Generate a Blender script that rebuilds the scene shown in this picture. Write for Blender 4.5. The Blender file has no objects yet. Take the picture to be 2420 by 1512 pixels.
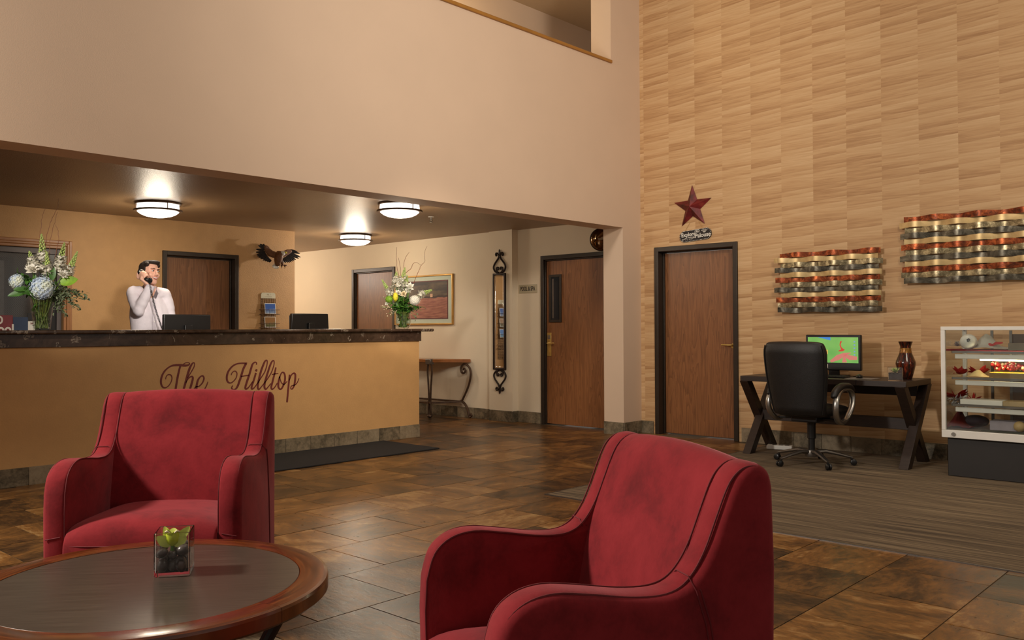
import bpy, bmesh, math, random
from mathutils import Vector, Matrix
RN = random.Random(11)
SC = bpy.context.scene
COL = SC.collection
PI = math.pi
V = Vector
# ------------------------------------------------------------------ camera, world, lights, exposure
CAM_F, CAM_PITCH, CAM_ROLL, CAM_YAW, CAM_H = 2075.0, math.radians(1.0), math.radians(0.2), math.radians(42.55), 1.2
HORIZON = 775.0
fwd = V((math.cos(CAM_YAW)*math.cos(CAM_PITCH), math.sin(CAM_YAW)*math.cos(CAM_PITCH), math.sin(CAM_PITCH)))
rt0 = V((math.sin(CAM_YAW), -math.cos(CAM_YAW), 0))
up0 = rt0.cross(fwd)
rt = rt0*math.cos(CAM_ROLL) - up0*math.sin(CAM_ROLL)
up = up0*math.cos(CAM_ROLL) + rt0*math.sin(CAM_ROLL)
PPX, PPY = 1210.0, HORIZON - CAM_F*math.tan(CAM_PITCH)
cam = bpy.data.cameras.new('camera'); camo = bpy.data.objects.new('camera', cam); COL.objects.link(camo)
cam.sensor_width = 36; cam.lens = CAM_F/2420*36; cam.shift_y = -(756-PPY)/2420; cam.clip_start = .05
camo.matrix_world = Matrix(((rt.x, up.x, -fwd.x, 0), (rt.y, up.y, -fwd.y, 0), (rt.z, up.z, -fwd.z, CAM_H), (0, 0, 0, 1)))
SC.camera = camo
SC.view_settings.view_transform = 'Standard'
SC.view_settings.look = 'None'
SC.view_settings.gamma = 1
SC.view_settings.use_curve_mapping = False
SC.view_settings.exposure = 0.0
SC.cycles.use_denoising = True
SC.cycles.max_bounces = 8
SC.cycles.transparent_max_bounces = 24
SC.cycles.sample_clamp_indirect = 6
wd = bpy.data.worlds.new('world'); SC.world = wd; wd.use_nodes = True
wd.node_tree.nodes['Background'].inputs[0].default_value = (1.0, .90, .80, 1)
wd.node_tree.nodes['Background'].inputs[1].default_value = 0.29

def ray(px, py): return fwd + rt*((px-PPX)/CAM_F) - up*((py-PPY)/CAM_F)
def at(px, py, ax, v):
    "where the sight line of a photograph pixel meets the plane x, y or z = v"
    d = ray(px, py); o = V((0, 0, CAM_H)); i = 'XYZ'.index(ax)
    return o + d*((v-o[i])/d[i])
def cw(lat, Z, h=0):
    "a point given as sideways offset and depth from the viewer, on level h"
    return V((math.cos(CAM_YAW)*Z + math.sin(CAM_YAW)*lat, math.sin(CAM_YAW)*Z - math.cos(CAM_YAW)*lat, h))
def proj(p):
    d = V(p) - V((0, 0, CAM_H)); z = d.dot(fwd)
    return (PPX + CAM_F*d.dot(rt)/z, PPY - CAM_F*d.dot(up)/z, z)

def lamp(name, kind, loc, target, energy, color, size=.3, size_y=None, spot=60, blend=.5):
    l = bpy.data.lights.new(name, kind); l.energy = energy; l.color = color
    if kind == 'AREA':
        l.size = size
        if size_y: l.shape = 'RECTANGLE'; l.size_y = size_y
    else: l.shadow_soft_size = size
    if kind == 'SPOT': l.spot_size = math.radians(spot); l.spot_blend = blend
    o = bpy.data.objects.new(name, l); COL.objects.link(o); o.location = loc
    if target is not None: o.rotation_euler = (V(target)-V(loc)).to_track_quat('-Z', 'Y').to_euler()
    return o
WARM = (1, .86, .68); MID = (1, .92, .82)
lamp('key_light', 'AREA', cw(-4.6, 2.3, 3.5), cw(-.6, 2.9, .5), 285, MID, .5)
lamp('room_light', 'AREA', (3.5, 2.0, 6.5), (3.9, 2.4, 0), 48, MID, 3.5)
lamp('wall_light', 'AREA', (4.6, .2, 3.6), (8.4, 2.2, 1.8), 38, WARM, .9)
lamp('front_wall_light', 'SPOT', (4.0, .5, 3.9), (6.1, 5.72, 3.7), 690, MID, .4, spot=88, blend=1)
lamp('desk_downlight', 'SPOT', (7.0, 2.9, 5.5), (7.0, 2.5, 0), 150, WARM, .12, spot=42, blend=.9)
lamp('counter_fill_spot', 'SPOT', (4.6, 2.6, 3.1), (5.5, 7.36, .72), 190, WARM, .12, spot=34, blend=1)  # added spot in mid-air with no fixture, warms the counter front
lamp('clerk_fill', 'SPOT', (3.3, 6.2, 2.2), (3.8, 8.35, 1.6), 135, MID, .08, spot=46, blend=.8)  # added fill aimed at the clerk, no fixture hangs there
lamp('bouquet_fill', 'SPOT', (1.2, 6.2, 2.15), (2.63, 7.55, 1.6), 140, MID, .06, spot=36, blend=.8)  # added fill for the left bouquet, no lamp stands here
lamp('flower_fill', 'SPOT', (4.6, 6.1, 2.0), (6.4, 7.6, 1.4), 110, MID, .06, spot=32, blend=.6)  # extra spot put in to brighten the right bouquet, without a fitting
lamp('hall_light', 'SPOT', (7.9, 8.95, 1.95), (6.1, 9.7, 2.0), 80, MID, .04, spot=64, blend=.6)
lamp('hallway_fill', 'POINT', (6.85, 12.4, 2.1), None, 45, MID, .1)  # added unseen point light behind the tan wall, brightens the hall walls
lamp('office_fill', 'POINT', (2.4, 10.6, 2.1), None, 14, MID, .1)  # added dim fill that lightens the room behind the window
lamp('upper_hall_light', 'POINT', (6.9, 6.95, 4.6), None, 26, (1, .83, .5), .1)
# ------------------------------------------------------------------ colour and node helpers
def C(r, g, b):
    f = lambda c: c/255/12.92 if c/255 <= .04045 else ((c/255+.055)/1.055)**2.4
    return (f(r), f(g), f(b), 1)

class NT:
    def __init__(s, name):
        s.mat = bpy.data.materials.new(name); s.mat.use_nodes = True
        s.nt = s.mat.node_tree; s.b = s.nt.nodes['Principled BSDF']
    def n(s, t, **kw):
        nd = s.nt.nodes.new('ShaderNode'+t)
        for k, v in kw.items(): setattr(nd, k, v)
        return nd
    def put(s, sock, v):
        if isinstance(v, bpy.types.NodeSocket): s.nt.links.new(v, sock)
        elif v is not None: sock.default_value = v
    def m(s, op, a, b=None, c=None):
        nd = s.n('Math', operation=op)
        for i, v in enumerate((a, b, c)): s.put(nd.inputs[i], v)
        return nd.outputs[0]
    def pos(s):
        return s.n('NewGeometry').outputs['Position']
    def objco(s): return s.n('TexCoord').outputs['Object']
    def xyz(s, v):
        nd = s.n('SeparateXYZ'); s.put(nd.inputs[0], v); return nd.outputs
    def vec(s, x, y, z):
        nd = s.n('CombineXYZ')
        for i, v in enumerate((x, y, z)): s.put(nd.inputs[i], v)
        return nd.outputs[0]
    def vmul(s, v, w):
        nd = s.n('VectorMath', operation='MULTIPLY'); s.put(nd.inputs[0], v); s.put(nd.inputs[1], w); return nd.outputs[0]
    def vadd(s, v, w):
        nd = s.n('VectorMath', operation='ADD'); s.put(nd.inputs[0], v); s.put(nd.inputs[1], w); return nd.outputs[0]
    def noise(s, v, scale, detail=4, rough=.55, dist=0):
        nd = s.n('TexNoise'); s.put(nd.inputs['Vector'], v); nd.inputs['Scale'].default_value = scale
        nd.inputs['Detail'].default_value = detail; nd.inputs['Roughness'].default_value = rough; nd.inputs['Distortion'].default_value = dist
        return nd.outputs['Fac']
    def white(s, v, dim='2D'):
        nd = s.n('TexWhiteNoise', noise_dimensions=dim)
        s.put(nd.inputs['W' if dim == '1D' else 'Vector'], v); return nd.outputs['Value']
    def ramp(s, f, stops):
        nd = s.n('ValToRGB'); s.put(nd.inputs[0], f); el = nd.color_ramp.elements
        while len(el) < len(stops): el.new(.5)
        for e, (p, c) in zip(el, stops): e.position = p; e.color = c
        return nd.outputs[0]
    def mix(s, f, a, b, mode='MIX'):
        nd = s.n('Mix', data_type='RGBA', blend_type=mode); s.put(nd.inputs[0], f); s.put(nd.inputs[6], a); s.put(nd.inputs[7], b)
        return nd.outputs[2]
    def bump(s, h, strength=.3, dist=.01):
        nd = s.n('Bump'); nd.inputs['Strength'].default_value = strength; nd.inputs['Distance'].default_value = dist
        s.put(nd.inputs['Height'], h); s.put(s.b.inputs['Normal'], nd.outputs[0])
    def base(s, c): s.put(s.b.inputs['Base Color'], c)
    def set(s, **kw):
        for k, v in kw.items():
            s.put(s.b.inputs[{'rough': 'Roughness', 'metal': 'Metallic', 'trans': 'Transmission Weight', 'ior': 'IOR', 'sheen': 'Sheen Weight', 'srough': 'Sheen Roughness',
                'stint': 'Sheen Tint', 'coat': 'Coat Weight', 'crough': 'Coat Roughness', 'emit': 'Emission Color', 'estr': 'Emission Strength', 'alpha': 'Alpha', 'spec': 'Specular IOR Level', 'aniso': 'Anisotropic'}[k]], v)
        return s

def plain(name, c, rough=.5, metal=0, var=.12, scale=14, bump=0, bscale=120, stretch=(1, 1, 1), world=False, **kw):
    "one colour with a faint natural variation, optional fine relief"
    t = NT(name); co = t.pos() if world else t.objco(); co = t.vmul(co, V(stretch))
    n = t.noise(co, scale)
    lo = tuple(x*(1-var) for x in c[:3])+(1,); hi = tuple(min(1, x*(1+var)) for x in c[:3])+(1,)
    t.base(t.ramp(n, [(.3, lo), (.7, hi)])); t.set(rough=rough, metal=metal, **kw)
    if bump: t.bump(t.noise(co, bscale, 3), bump, .006)
    return t.mat
# ------------------------------------------------------------------ materials
M = {}
M['beige'] = plain('beige_paint', C(208, 181, 155), .75, var=.02, scale=2, bump=.08, bscale=160, world=True)
M['white'] = plain('cream_paint', C(222, 205, 178), .75, var=.02, scale=2, bump=.1, bscale=120, world=True)
M['tan'] = plain('tan_textured_paint', C(190, 146, 94), .62, var=.04, scale=9, bump=.35, bscale=70, world=True)
M['counter_tan'] = plain('counter_tan_paint', C(202, 156, 100), .6, var=.04, scale=6, bump=.3, bscale=80, world=True)
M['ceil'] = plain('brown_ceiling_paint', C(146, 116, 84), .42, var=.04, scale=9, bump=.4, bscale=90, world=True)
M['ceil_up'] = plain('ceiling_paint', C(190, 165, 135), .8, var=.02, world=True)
M['frame_dark'] = plain('dark_bronze_metal', C(52, 42, 33), .38, .3, var=.1)
M['black'] = plain('black_plastic', C(22, 21, 21), .35, var=.1)
M['black_matt'] = plain('black_rubber', C(28, 27, 27), .8, var=.15, bump=.3)
M['leather'] = plain('black_leather', C(19, 17, 17), .42, var=.2, scale=30, bump=.25, bscale=260)
M['steel'] = plain('brushed_steel', C(168, 164, 158), .28, .95, var=.08)
M['pewter'] = plain('pewter_metal', C(112, 106, 100), .35, .85, var=.1)
M['brass'] = plain('brass', C(214, 180, 104), .38, .8, var=.1)
M['gold_frame'] = plain('gilt_wood', C(196, 152, 84), .35, .6, var=.1)
M['iron'] = plain('bronzed_iron', C(92, 72, 58), .38, .75, var=.3, scale=20)
M['iron_dark'] = plain('dark_wrought_iron', C(44, 30, 24), .45, .5, var=.2)
M['espresso'] = plain('espresso_wood', C(44, 31, 25), .42, var=.25, scale=6, stretch=(2, 2, 14))
M['metal_white'] = plain('white_enamel', C(226, 222, 214), .35, var=.03)
M['paper'] = plain('white_paper', C(232, 228, 218), .8, var=.04)
M['red_paper'] = plain('red_fabric', C(170, 36, 30), .7, var=.2)
M['silver_foil'] = plain('silver_foil', C(200, 198, 200), .3, .35, var=.3, scale=40)
M['fixture'] = plain('bronze_fixture', C(88, 68, 52), .35, .7, var=.08)
M['sign_tan'] = plain('sign_plastic', C(178, 164, 134), .5, var=.03)
M['ink'] = plain('sign_ink', C(48, 40, 34), .6, var=.05)
M['maroon'] = plain('maroon_vinyl', C(112, 42, 36), .5, var=.08)
M['chalk'] = plain('chalk_paint', C(226, 220, 208), .8, var=.08)
M['stem'] = plain('green_stem', C(92, 128, 48), .5, var=.2)
M['leaf'] = plain('green_leaf', C(62, 104, 34), .45, var=.4, scale=30)
M['leaf_lime'] = plain('lime_leaf', C(128, 168, 42), .5, var=.25, scale=30)
M['stem_mix'] = plain('stems_in_water', C(98, 110, 46), .4, var=.4, scale=30)
M['euc'] = plain('grey_green_leaf', C(106, 116, 86), .6, var=.35, scale=40)
M['pet_white'] = plain('white_petal', C(238, 234, 220), .6, var=.06, scale=60)
M['pet_cream'] = plain('cream_petal', C(232, 214, 176), .6, var=.12, scale=60)
M['pet_green'] = plain('pale_green_bud', C(176, 196, 110), .55, var=.2, scale=60)
M['pet_yellow'] = plain('yellow_petal', C(232, 220, 60), .55, var=.12, scale=60)
M['twig'] = plain('red_brown_twig', C(128, 70, 40), .6, var=.25)
M['pebble'] = plain('dark_river_pebble', C(84, 72, 67), .3, var=.4, scale=20)
M['skin'] = plain('skin', C(234, 180, 154), .5, var=.05, scale=30)
M['shirt'] = plain('pale_shirt_cotton', C(222, 212, 220), .75, var=.05, scale=40)
M['trousers'] = plain('dark_trousers', C(38, 38, 44), .8, var=.1)
M['hair'] = plain('dark_brown_hair', C(40, 27, 18), .75, var=.4, scale=70, bump=.3, bscale=150)
M['lip'] = plain('lips', C(186, 96, 88), .5, var=.05)
M['tooth'] = plain('teeth', C(240, 236, 226), .3, var=.02)
M['eye_white'] = plain('eye_white', C(236, 232, 226), .3, var=.02)
M['orchid'] = plain('lime_orchid_petal', C(206, 216, 96), .5, var=.18, scale=40)
M['orchid_lip'] = plain('yellow_orchid_lip', C(190, 200, 30), .5, var=.15, scale=40)
M['card_wood'] = plain('cardboard_box', C(176, 152, 112), .7, var=.08)

def glass(name, tint=(1, 1, 1, 1), rough=0.0, ior=1.45):
    t = NT(name); t.base(tint); t.set(rough=rough, trans=1.0, ior=ior)
    return t.mat
M['glass'] = glass('clear_glass', (.97, .985, .98, 1))
M['glass_green'] = glass('vase_glass', (.93, .97, .92, 1))
t = NT('thin_glass'); tb = t.n('BsdfTransparent'); gl = t.n('BsdfGlossy'); gl.inputs['Roughness'].default_value = .02
lw = t.n('LayerWeight'); lw.inputs[0].default_value = .5; fq = t.m('ADD', t.m('MULTIPLY', t.m('POWER', lw.outputs['Facing'], 3), .5), .045); mx = t.n('MixShader')
tb.inputs[0].default_value = (.93, .95, .94, 1)
t.nt.links.new(fq, mx.inputs[0]); t.nt.links.new(tb.outputs[0], mx.inputs[1]); t.nt.links.new(gl.outputs[0], mx.inputs[2])
t.nt.links.new(mx.outputs[0], t.nt.nodes['Material Output'].inputs[0]); M['pane'] = t.mat
t = NT('mirror_glass'); t.base((.86, .86, .84, 1)); t.set(metal=1.0, rough=.02); M['mirror'] = t.mat

def emit(name, c, s):
    t = NT(name); t.base(c); t.set(emit=c, estr=s, rough=.4); return t.mat
M['lamp_glass'] = emit('lit_lamp_glass', (1, .93, .82, 1), 5.0)
M['tube'] = emit('lit_tube', (1, .86, .55, 1), 16.0)

def oak(name, c1, c2, c3, rough=.42):
    t = NT(name); p = t.xyz(t.objco())
    big = t.noise(t.vec(t.m('MULTIPLY', p[0], 9), t.m('MULTIPLY', p[1], 3), t.m('MULTIPLY', p[2], .7)), 1.0, 3, .5, 1.2)
    g = t.m('FRACT', t.m('MULTIPLY', big, 9))
    fine = t.noise(t.vec(t.m('MULTIPLY', p[0], 160), 0, t.m('MULTIPLY', p[2], 5)), 1.0, 4)
    f = t.m('ADD', t.m('MULTIPLY', g, .35), t.m('MULTIPLY', fine, .75))
    t.base(t.ramp(f, [(.25, c1), (.5, c2), (.8, c3)])); t.set(rough=rough, coat=.15, crough=.3)
    t.bump(fine, .08, .002)
    return t.mat
M['oak'] = oak('oak_veneer', C(96, 58, 30), C(128, 80, 44), C(146, 94, 54))
M['oak_dark'] = oak('brown_oak_veneer', C(88, 54, 30), C(118, 75, 42), C(134, 88, 52))
M['moulding'] = plain('stained_moulding', C(158, 108, 66), .4, var=.15, scale=8)
M['sill'] = plain('sill_wood', C(158, 108, 46), .4, var=.15, scale=5)

t = NT('printed_wallpaper'); p = t.xyz(t.pos())
cf = t.m('DIVIDE', p[1], .3335); ci = t.m('FLOOR', cf); fx = t.m('FRACT', cf)
cr = t.white(ci, '1D')
warp = t.noise(t.vec(ci, t.m('MULTIPLY', p[2], 2.2), t.m('MULTIPLY', fx, .2)), 1.0, 2)
vv = t.m('ADD', t.m('ADD', t.m('DIVIDE', p[2], .046), t.m('MULTIPLY', cr, 17)), t.m('ADD', t.m('MULTIPLY', warp, 1.0), t.m('MULTIPLY', fx, .5)))
ri = t.m('FLOOR', vv); fz = t.m('FRACT', vv)
sh = t.white(t.vec(ci, ri, 0), '3D')
st = t.noise(t.vec(t.m('MULTIPLY', p[1], 3.5), t.m('MULTIPLY', p[2], 75), ci), 1.0, 4)
f = t.m('ADD', t.m('ADD', t.m('MULTIPLY', sh, .30), t.m('MULTIPLY', st, .62)), t.m('MULTIPLY', t.m('MULTIPLY', fz, t.m('SUBTRACT', 1.15, fx)), .20))
t.base(t.ramp(f, [(.22, C(166, 122, 78)), (.5, C(198, 157, 110)), (.85, C(216, 181, 136))])); t.set(rough=.6); M['wallpaper'] = t.mat

def slate(name, cols, scale=2.2, rough=.32, per_obj=True, world=False):
    t = NT(name); co = t.pos() if world else t.objco()
    rnd = t.n('ObjectInfo').outputs['Random']
    if per_obj: co = t.vadd(co, t.vec(t.m('MULTIPLY', rnd, 91), t.m('MULTIPLY', rnd, 57), t.m('MULTIPLY', rnd, 23)))
    c2 = t.vmul(co, V((1, 2.1, 1)))
    a = t.noise(c2, scale, 6, .6, .7); b = t.noise(c2, scale*7, 5, .65, .5)
    f = t.m('ADD', t.m('ADD', t.m('MULTIPLY', a, .66), t.m('MULTIPLY', b, .42)), t.m('MULTIPLY', t.m('SUBTRACT', rnd, .5), .20))
    k = len(cols); t.base(t.ramp(f, [(.36+.36*i/(k-1), c) for i, c in enumerate(cols)]))
    t.set(rough=t.m('ADD', rough-.08, t.m('MULTIPLY', b, .2)), spec=.38)
    t.bump(t.m('ADD', t.m('MULTIPLY', a, .6), t.m('MULTIPLY', b, .4)), .22, .012)
    return t.mat
M['floor_tile'] = slate('slate_floor_tile', [C(34, 25, 17), C(66, 45, 26), C(100, 68, 35), C(128, 86, 42), C(160, 124, 78)], 2.6, .29)
M['base_tile'] = slate('slate_base_tile', [C(66, 58, 44), C(104, 92, 72), C(134, 118, 94), C(150, 134, 108)], 5, .5)
M['grout'] = plain('grout', C(104, 88, 66), .8, var=.1, world=True)

t = NT('brown_marble'); p = t.pos()
a = t.noise(p, 5, 6, .65, 1.5); b = t.noise(p, 7, 6, .7, 2.0)
vein = t.m('SUBTRACT', 1, t.m('MINIMUM', t.m('MULTIPLY', t.m('ABSOLUTE', t.m('SUBTRACT', b, .5)), 22), 1))
vm = t.m('MULTIPLY', vein, t.m('GREATER_THAN', t.noise(p, 9, 3), .60))
t.base(t.mix(t.m('MULTIPLY', vm, .5), t.ramp(a, [(.3, C(42, 30, 24)), (.7, C(88, 68, 54))]), C(206, 190, 168))); t.set(rough=.16); M['marble'] = t.mat

t = NT('striped_carpet'); p = t.xyz(t.pos())
def stripes(u, w):
    n1 = t.noise(t.vec(t.m('MULTIPLY', u, 52), t.m('MULTIPLY', w, .9), 0), 1.0, 3, .6)
    n2 = t.noise(t.vec(t.m('MULTIPLY', u, 150), t.m('MULTIPLY', w, 2.0), 3), 1.0, 2, .5)
    return t.m('ADD', t.m('MULTIPLY', n1, .75), t.m('MULTIPLY', n2, .4))
f = stripes(p[0], p[1])
t.base(t.ramp(f, [(.42, C(48, 38, 26)), (.52, C(84, 69, 50)), (.62, C(108, 91, 68)), (.74, C(136, 118, 92))])); t.set(rough=.95)
t.bump(t.noise(t.pos(), 300, 2), .5, .004); M['carpet'] = t.mat

t = NT('crimson_velvet'); co = t.objco()
a = t.noise(co, 7.5, 6, .62, .25); b = t.noise(co, 90, 3)
f = t.m('ADD', t.m('MULTIPLY', a, .85), t.m('MULTIPLY', b, .15))
t.base(t.ramp(f, [(.3, C(98, 23, 27)), (.5, C(128, 31, 36)), (.7, C(142, 38, 43))])); t.set(rough=.85, sheen=.3, srough=.45, stint=(.95, .4, .42, 1), spec=.15)
t.bump(t.m('ADD', t.m('MULTIPLY', b, .3), a), .12, .01); M['velvet'] = t.mat
M['seam'] = plain('dark_red_thread', C(100, 18, 24), .8, var=.1)

t = NT('brushed_slate_metal'); p = t.xyz(t.objco())
st = t.noise(t.vec(t.m('MULTIPLY', p[0], 4), t.m('MULTIPLY', p[1], 190), 0), 1.0, 4)
t.base(t.ramp(st, [(.3, C(66, 56, 48)), (.7, C(96, 84, 73))])); t.set(rough=.3, metal=.35); t.bump(st, .06, .002); M['table_top'] = t.mat
t = NT('cherry_rim_wood'); co = t.objco(); p = t.xyz(co)
ang = t.m('ARCTAN2', p[1], p[0])
rad = t.m('SQRT', t.m('ADD', t.m('MULTIPLY', p[0], p[0]), t.m('MULTIPLY', p[1], p[1])))
rnd = t.n('ObjectInfo').outputs['Random']
g = t.noise(t.vec(t.m('ADD', t.m('MULTIPLY', ang, 2.0), t.m('MULTIPLY', rnd, 50)), t.m('MULTIPLY', rad, 60), p[2]), 1.0, 5, .6, .6)
t.base(t.ramp(g, [(.3, C(50, 20, 8)), (.5, C(92, 43, 16)), (.72, C(128, 68, 27))])); t.set(rough=.22, coat=.5, crough=.12); t.bump(g, .15, .003); M['rim_wood'] = t.mat

t = NT('wire_glass'); p = t.xyz(t.pos())
d1 = t.m('FRACT', t.m('DIVIDE', t.m('ADD', p[0], p[2]), .018)); d2 = t.m('FRACT', t.m('DIVIDE', t.m('SUBTRACT', p[0], p[2]), .018))
w = t.m('MAXIMUM', t.m('LESS_THAN', d1, .10), t.m('LESS_THAN', d2, .10))
tb = t.n('BsdfTransparent'); tb.inputs[0].default_value = (.62, .63, .62, 1); gl = t.n('BsdfGlossy'); gl.inputs['Roughness'].default_value = .12; gl.inputs[0].default_value = (.8, .8, .8, 1)
df = t.n('BsdfDiffuse'); df.inputs[0].default_value = C(150, 146, 140)
m1 = t.n('MixShader'); m1.inputs[0].default_value = .10; m2 = t.n('MixShader')
t.put(m1.inputs[1], tb.outputs[0]); t.put(m1.inputs[2], gl.outputs[0]); t.put(m2.inputs[0], t.m('MULTIPLY', w, .5)); t.put(m2.inputs[1], m1.outputs[0]); t.put(m2.inputs[2], df.outputs[0])
t.put(t.nt.nodes['Material Output'].inputs[0], m2.outputs[0]); M['wire_glass'] = t.mat

def patina(name, c1, c2, c3, metal=.8, rough=.3, scale=16):
    t = NT(name); co = t.vmul(t.objco(), V((1, 1, 1)))
    a = t.noise(co, scale, 5, .7, 1.0)
    t.base(t.ramp(a, [(.35, c1), (.52, c2), (.68, c3)])); t.set(metal=metal, rough=rough); return t.mat
M['slat_copper'] = patina('copper_patina', C(70, 32, 16), C(128, 60, 28), C(190, 102, 54), .7, .36)
M['slat_gold'] = patina('brushed_gold', C(176, 150, 104), C(190, 164, 118), C(204, 178, 132), .85, .42, 4)
M['slat_pewter'] = patina('mottled_pewter', C(98, 86, 62), C(140, 126, 96), C(196, 180, 142), .7, .3, 26)
M['slat_dark'] = patina('dark_pewter', C(54, 50, 42), C(92, 86, 74), C(136, 130, 116), .8, .34, 9)
t = NT('star_red'); a = t.noise(t.objco(), 12, 5)
t.base(t.ramp(a, [(.35, C(74, 22, 20)), (.6, C(122, 34, 34)), (.75, C(138, 56, 42))])); t.set(rough=.5, metal=.1); M['star'] = t.mat
t = NT('tortoise_lacquer'); p = t.xyz(t.objco())
a = t.noise(t.vec(t.m('MULTIPLY', p[0], 60), t.m('MULTIPLY', p[1], 60), t.m('MULTIPLY', p[2], 6)), 1, 4)
t.base(t.ramp(a, [(.38, C(26, 12, 8)), (.55, C(70, 26, 12)), (.68, C(140, 50, 20))])); t.set(rough=.2, coat=.4); M['tortoise'] = t.mat
t = NT('hydrangea_petal'); a = t.noise(t.objco(), 11, 3); b = t.noise(t.objco(), 60, 2)
t.base(t.ramp(t.m('ADD', t.m('MULTIPLY', a, .7), t.m('MULTIPLY', b, .35)), [(.36, C(150, 176, 216)), (.5, C(196, 210, 224)), (.62, C(226, 232, 208))])); t.set(rough=.6); M['hydrangea'] = t.mat
M['feather_brown'] = plain('brown_feather', C(104, 64, 34), .6, var=.4, scale=50)
M['feather_dark'] = plain('dark_feather', C(34, 28, 28), .55, var=.35, scale=60)
M['feather_white'] = plain('white_feather', C(214, 208, 196), .6, var=.15, scale=50)
# ------------------------------------------------------------------ shape helpers (each adds to a bmesh)
def nb(): return bmesh.new()
def box(bm, x0, x1, y0, y1, z0, z1, mtx=None):
    vs = [bm.verts.new((x, y, z)) for z in (z0, z1) for y in (y0, y1) for x in (x0, x1)]
    if mtx: [setattr(v, 'co', mtx @ v.co) for v in vs]
    for f in ((0, 2, 3, 1), (4, 5, 7, 6), (0, 1, 5, 4), (2, 6, 7, 3), (0, 4, 6, 2), (1, 3, 7, 5)):
        bm.faces.new([vs[i] for i in f])
    return bm
def ring_frame(d):
    d = d.normalized(); a = V((0, 0, 1)) if abs(d.z) < .9 else V((1, 0, 0))
    u = d.cross(a).normalized(); return u, d.cross(u).normalized()
def tube(bm, pts, r, n=8, flat=1.0, closed=False):
    pts = [V(p) for p in pts]; L = len(pts); rings = []; u = None
    for i, p in enumerate(pts):
        if closed: d = pts[(i+1) % L]-pts[i-1]
        else: d = pts[min(i+1, L-1)]-pts[max(i-1, 0)]
        if d.length < 1e-9: d = V((0, 0, 1))
        d.normalize()
        if u is None: u, w = ring_frame(d)
        else:
            u = u-d*u.dot(d)
            if u.length < 1e-6: u, w = ring_frame(d)
            u.normalize(); w = d.cross(u)
        rr = r[i] if isinstance(r, (list, tuple)) else r
        rings.append([bm.verts.new(p+u*(math.cos(2*PI*k/n)*rr)+w*(math.sin(2*PI*k/n)*rr*flat)) for k in range(n)])
    for i in range(L if closed else L-1):
        a, b = rings[i], rings[(i+1) % L]
        for k in range(n): bm.faces.new((a[k], a[(k+1) % n], b[(k+1) % n], b[k]))
    if not closed:
        bm.faces.new(rings[0][::-1]); bm.faces.new(rings[-1])
    return bm
def bar(bm, p0, p1, w, h, upv=(0, 0, 1)):
    "rectangular bar between two points, w across, h along upv"
    p0, p1 = V(p0), V(p1); d = (p1-p0).normalized(); s = d.cross(V(upv)).normalized(); u = s.cross(d)
    vs = [bm.verts.new(p+s*(a*w/2)+u*(b*h/2)) for p in (p0, p1) for a, b in ((-1, -1), (1, -1), (1, 1), (-1, 1))]
    for f in ((0, 3, 2, 1), (4, 5, 6, 7), (0, 1, 5, 4), (1, 2, 6, 5), (2, 3, 7, 6), (3, 0, 4, 7)): bm.faces.new([vs[i] for i in f])
    return bm
def lathe(bm, prof, n=32, c=(0, 0, 0), caps=True):
    c = V(c); rings = []
    for r, z in prof: rings.append([bm.verts.new(c+V((r*math.cos(2*PI*k/n), r*math.sin(2*PI*k/n), z))) for k in range(n)])
    for a, b in zip(rings, rings[1:]):
        for k in range(n): bm.faces.new((a[k], a[(k+1) % n], b[(k+1) % n], b[k]))
    if caps:
        bm.faces.new(rings[0][::-1]); bm.faces.new(rings[-1])
    return bm
def ell(bm, c, r, u=12, v=8, rot=None):
    c = V(c); r = V(r) if not isinstance(r, (int, float)) else V((r, r, r)); rings = []
    P = lambda q: c+(rot @ q if rot else q)
    top = bm.verts.new(P(V((0, 0, r.z)))); bot = bm.verts.new(P(V((0, 0, -r.z))))
    for j in range(1, v):
        a = PI*j/v
        rings.append([bm.verts.new(P(V((r.x*math.sin(a)*math.cos(2*PI*k/u), r.y*math.sin(a)*math.sin(2*PI*k/u), r.z*math.cos(a))))) for k in range(u)])
    for k in range(u):
        bm.faces.new((top, rings[0][k], rings[0][(k+1) % u])); bm.faces.new((bot, rings[-1][(k+1) % u], rings[-1][k]))
    for a, b in zip(rings, rings[1:]):
        for k in range(u): bm.faces.new((a[k], b[k], b[(k+1) % u], a[(k+1) % u]))
    return bm
def prism(bm, poly, ax, a, b):
    "extrude a 2-D outline along axis ax from a to b (outline given in the two other axes, in order)"
    def P(q, t):
        return V((t, q[0], q[1])) if ax == 'x' else V((q[0], t, q[1])) if ax == 'y' else V((q[0], q[1], t))
    A = [bm.verts.new(P(q, a)) for q in poly]; B = [bm.verts.new(P(q, b)) for q in poly]; n = len(poly)
    bm.faces.new(A); bm.faces.new(B[::-1])
    for i in range(n): bm.faces.new((A[i], B[i], B[(i+1) % n], A[(i+1) % n]))
    return bm
def quad(bm, *p): bm.faces.new([bm.verts.new(V(q)) for q in p]); return bm
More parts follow.
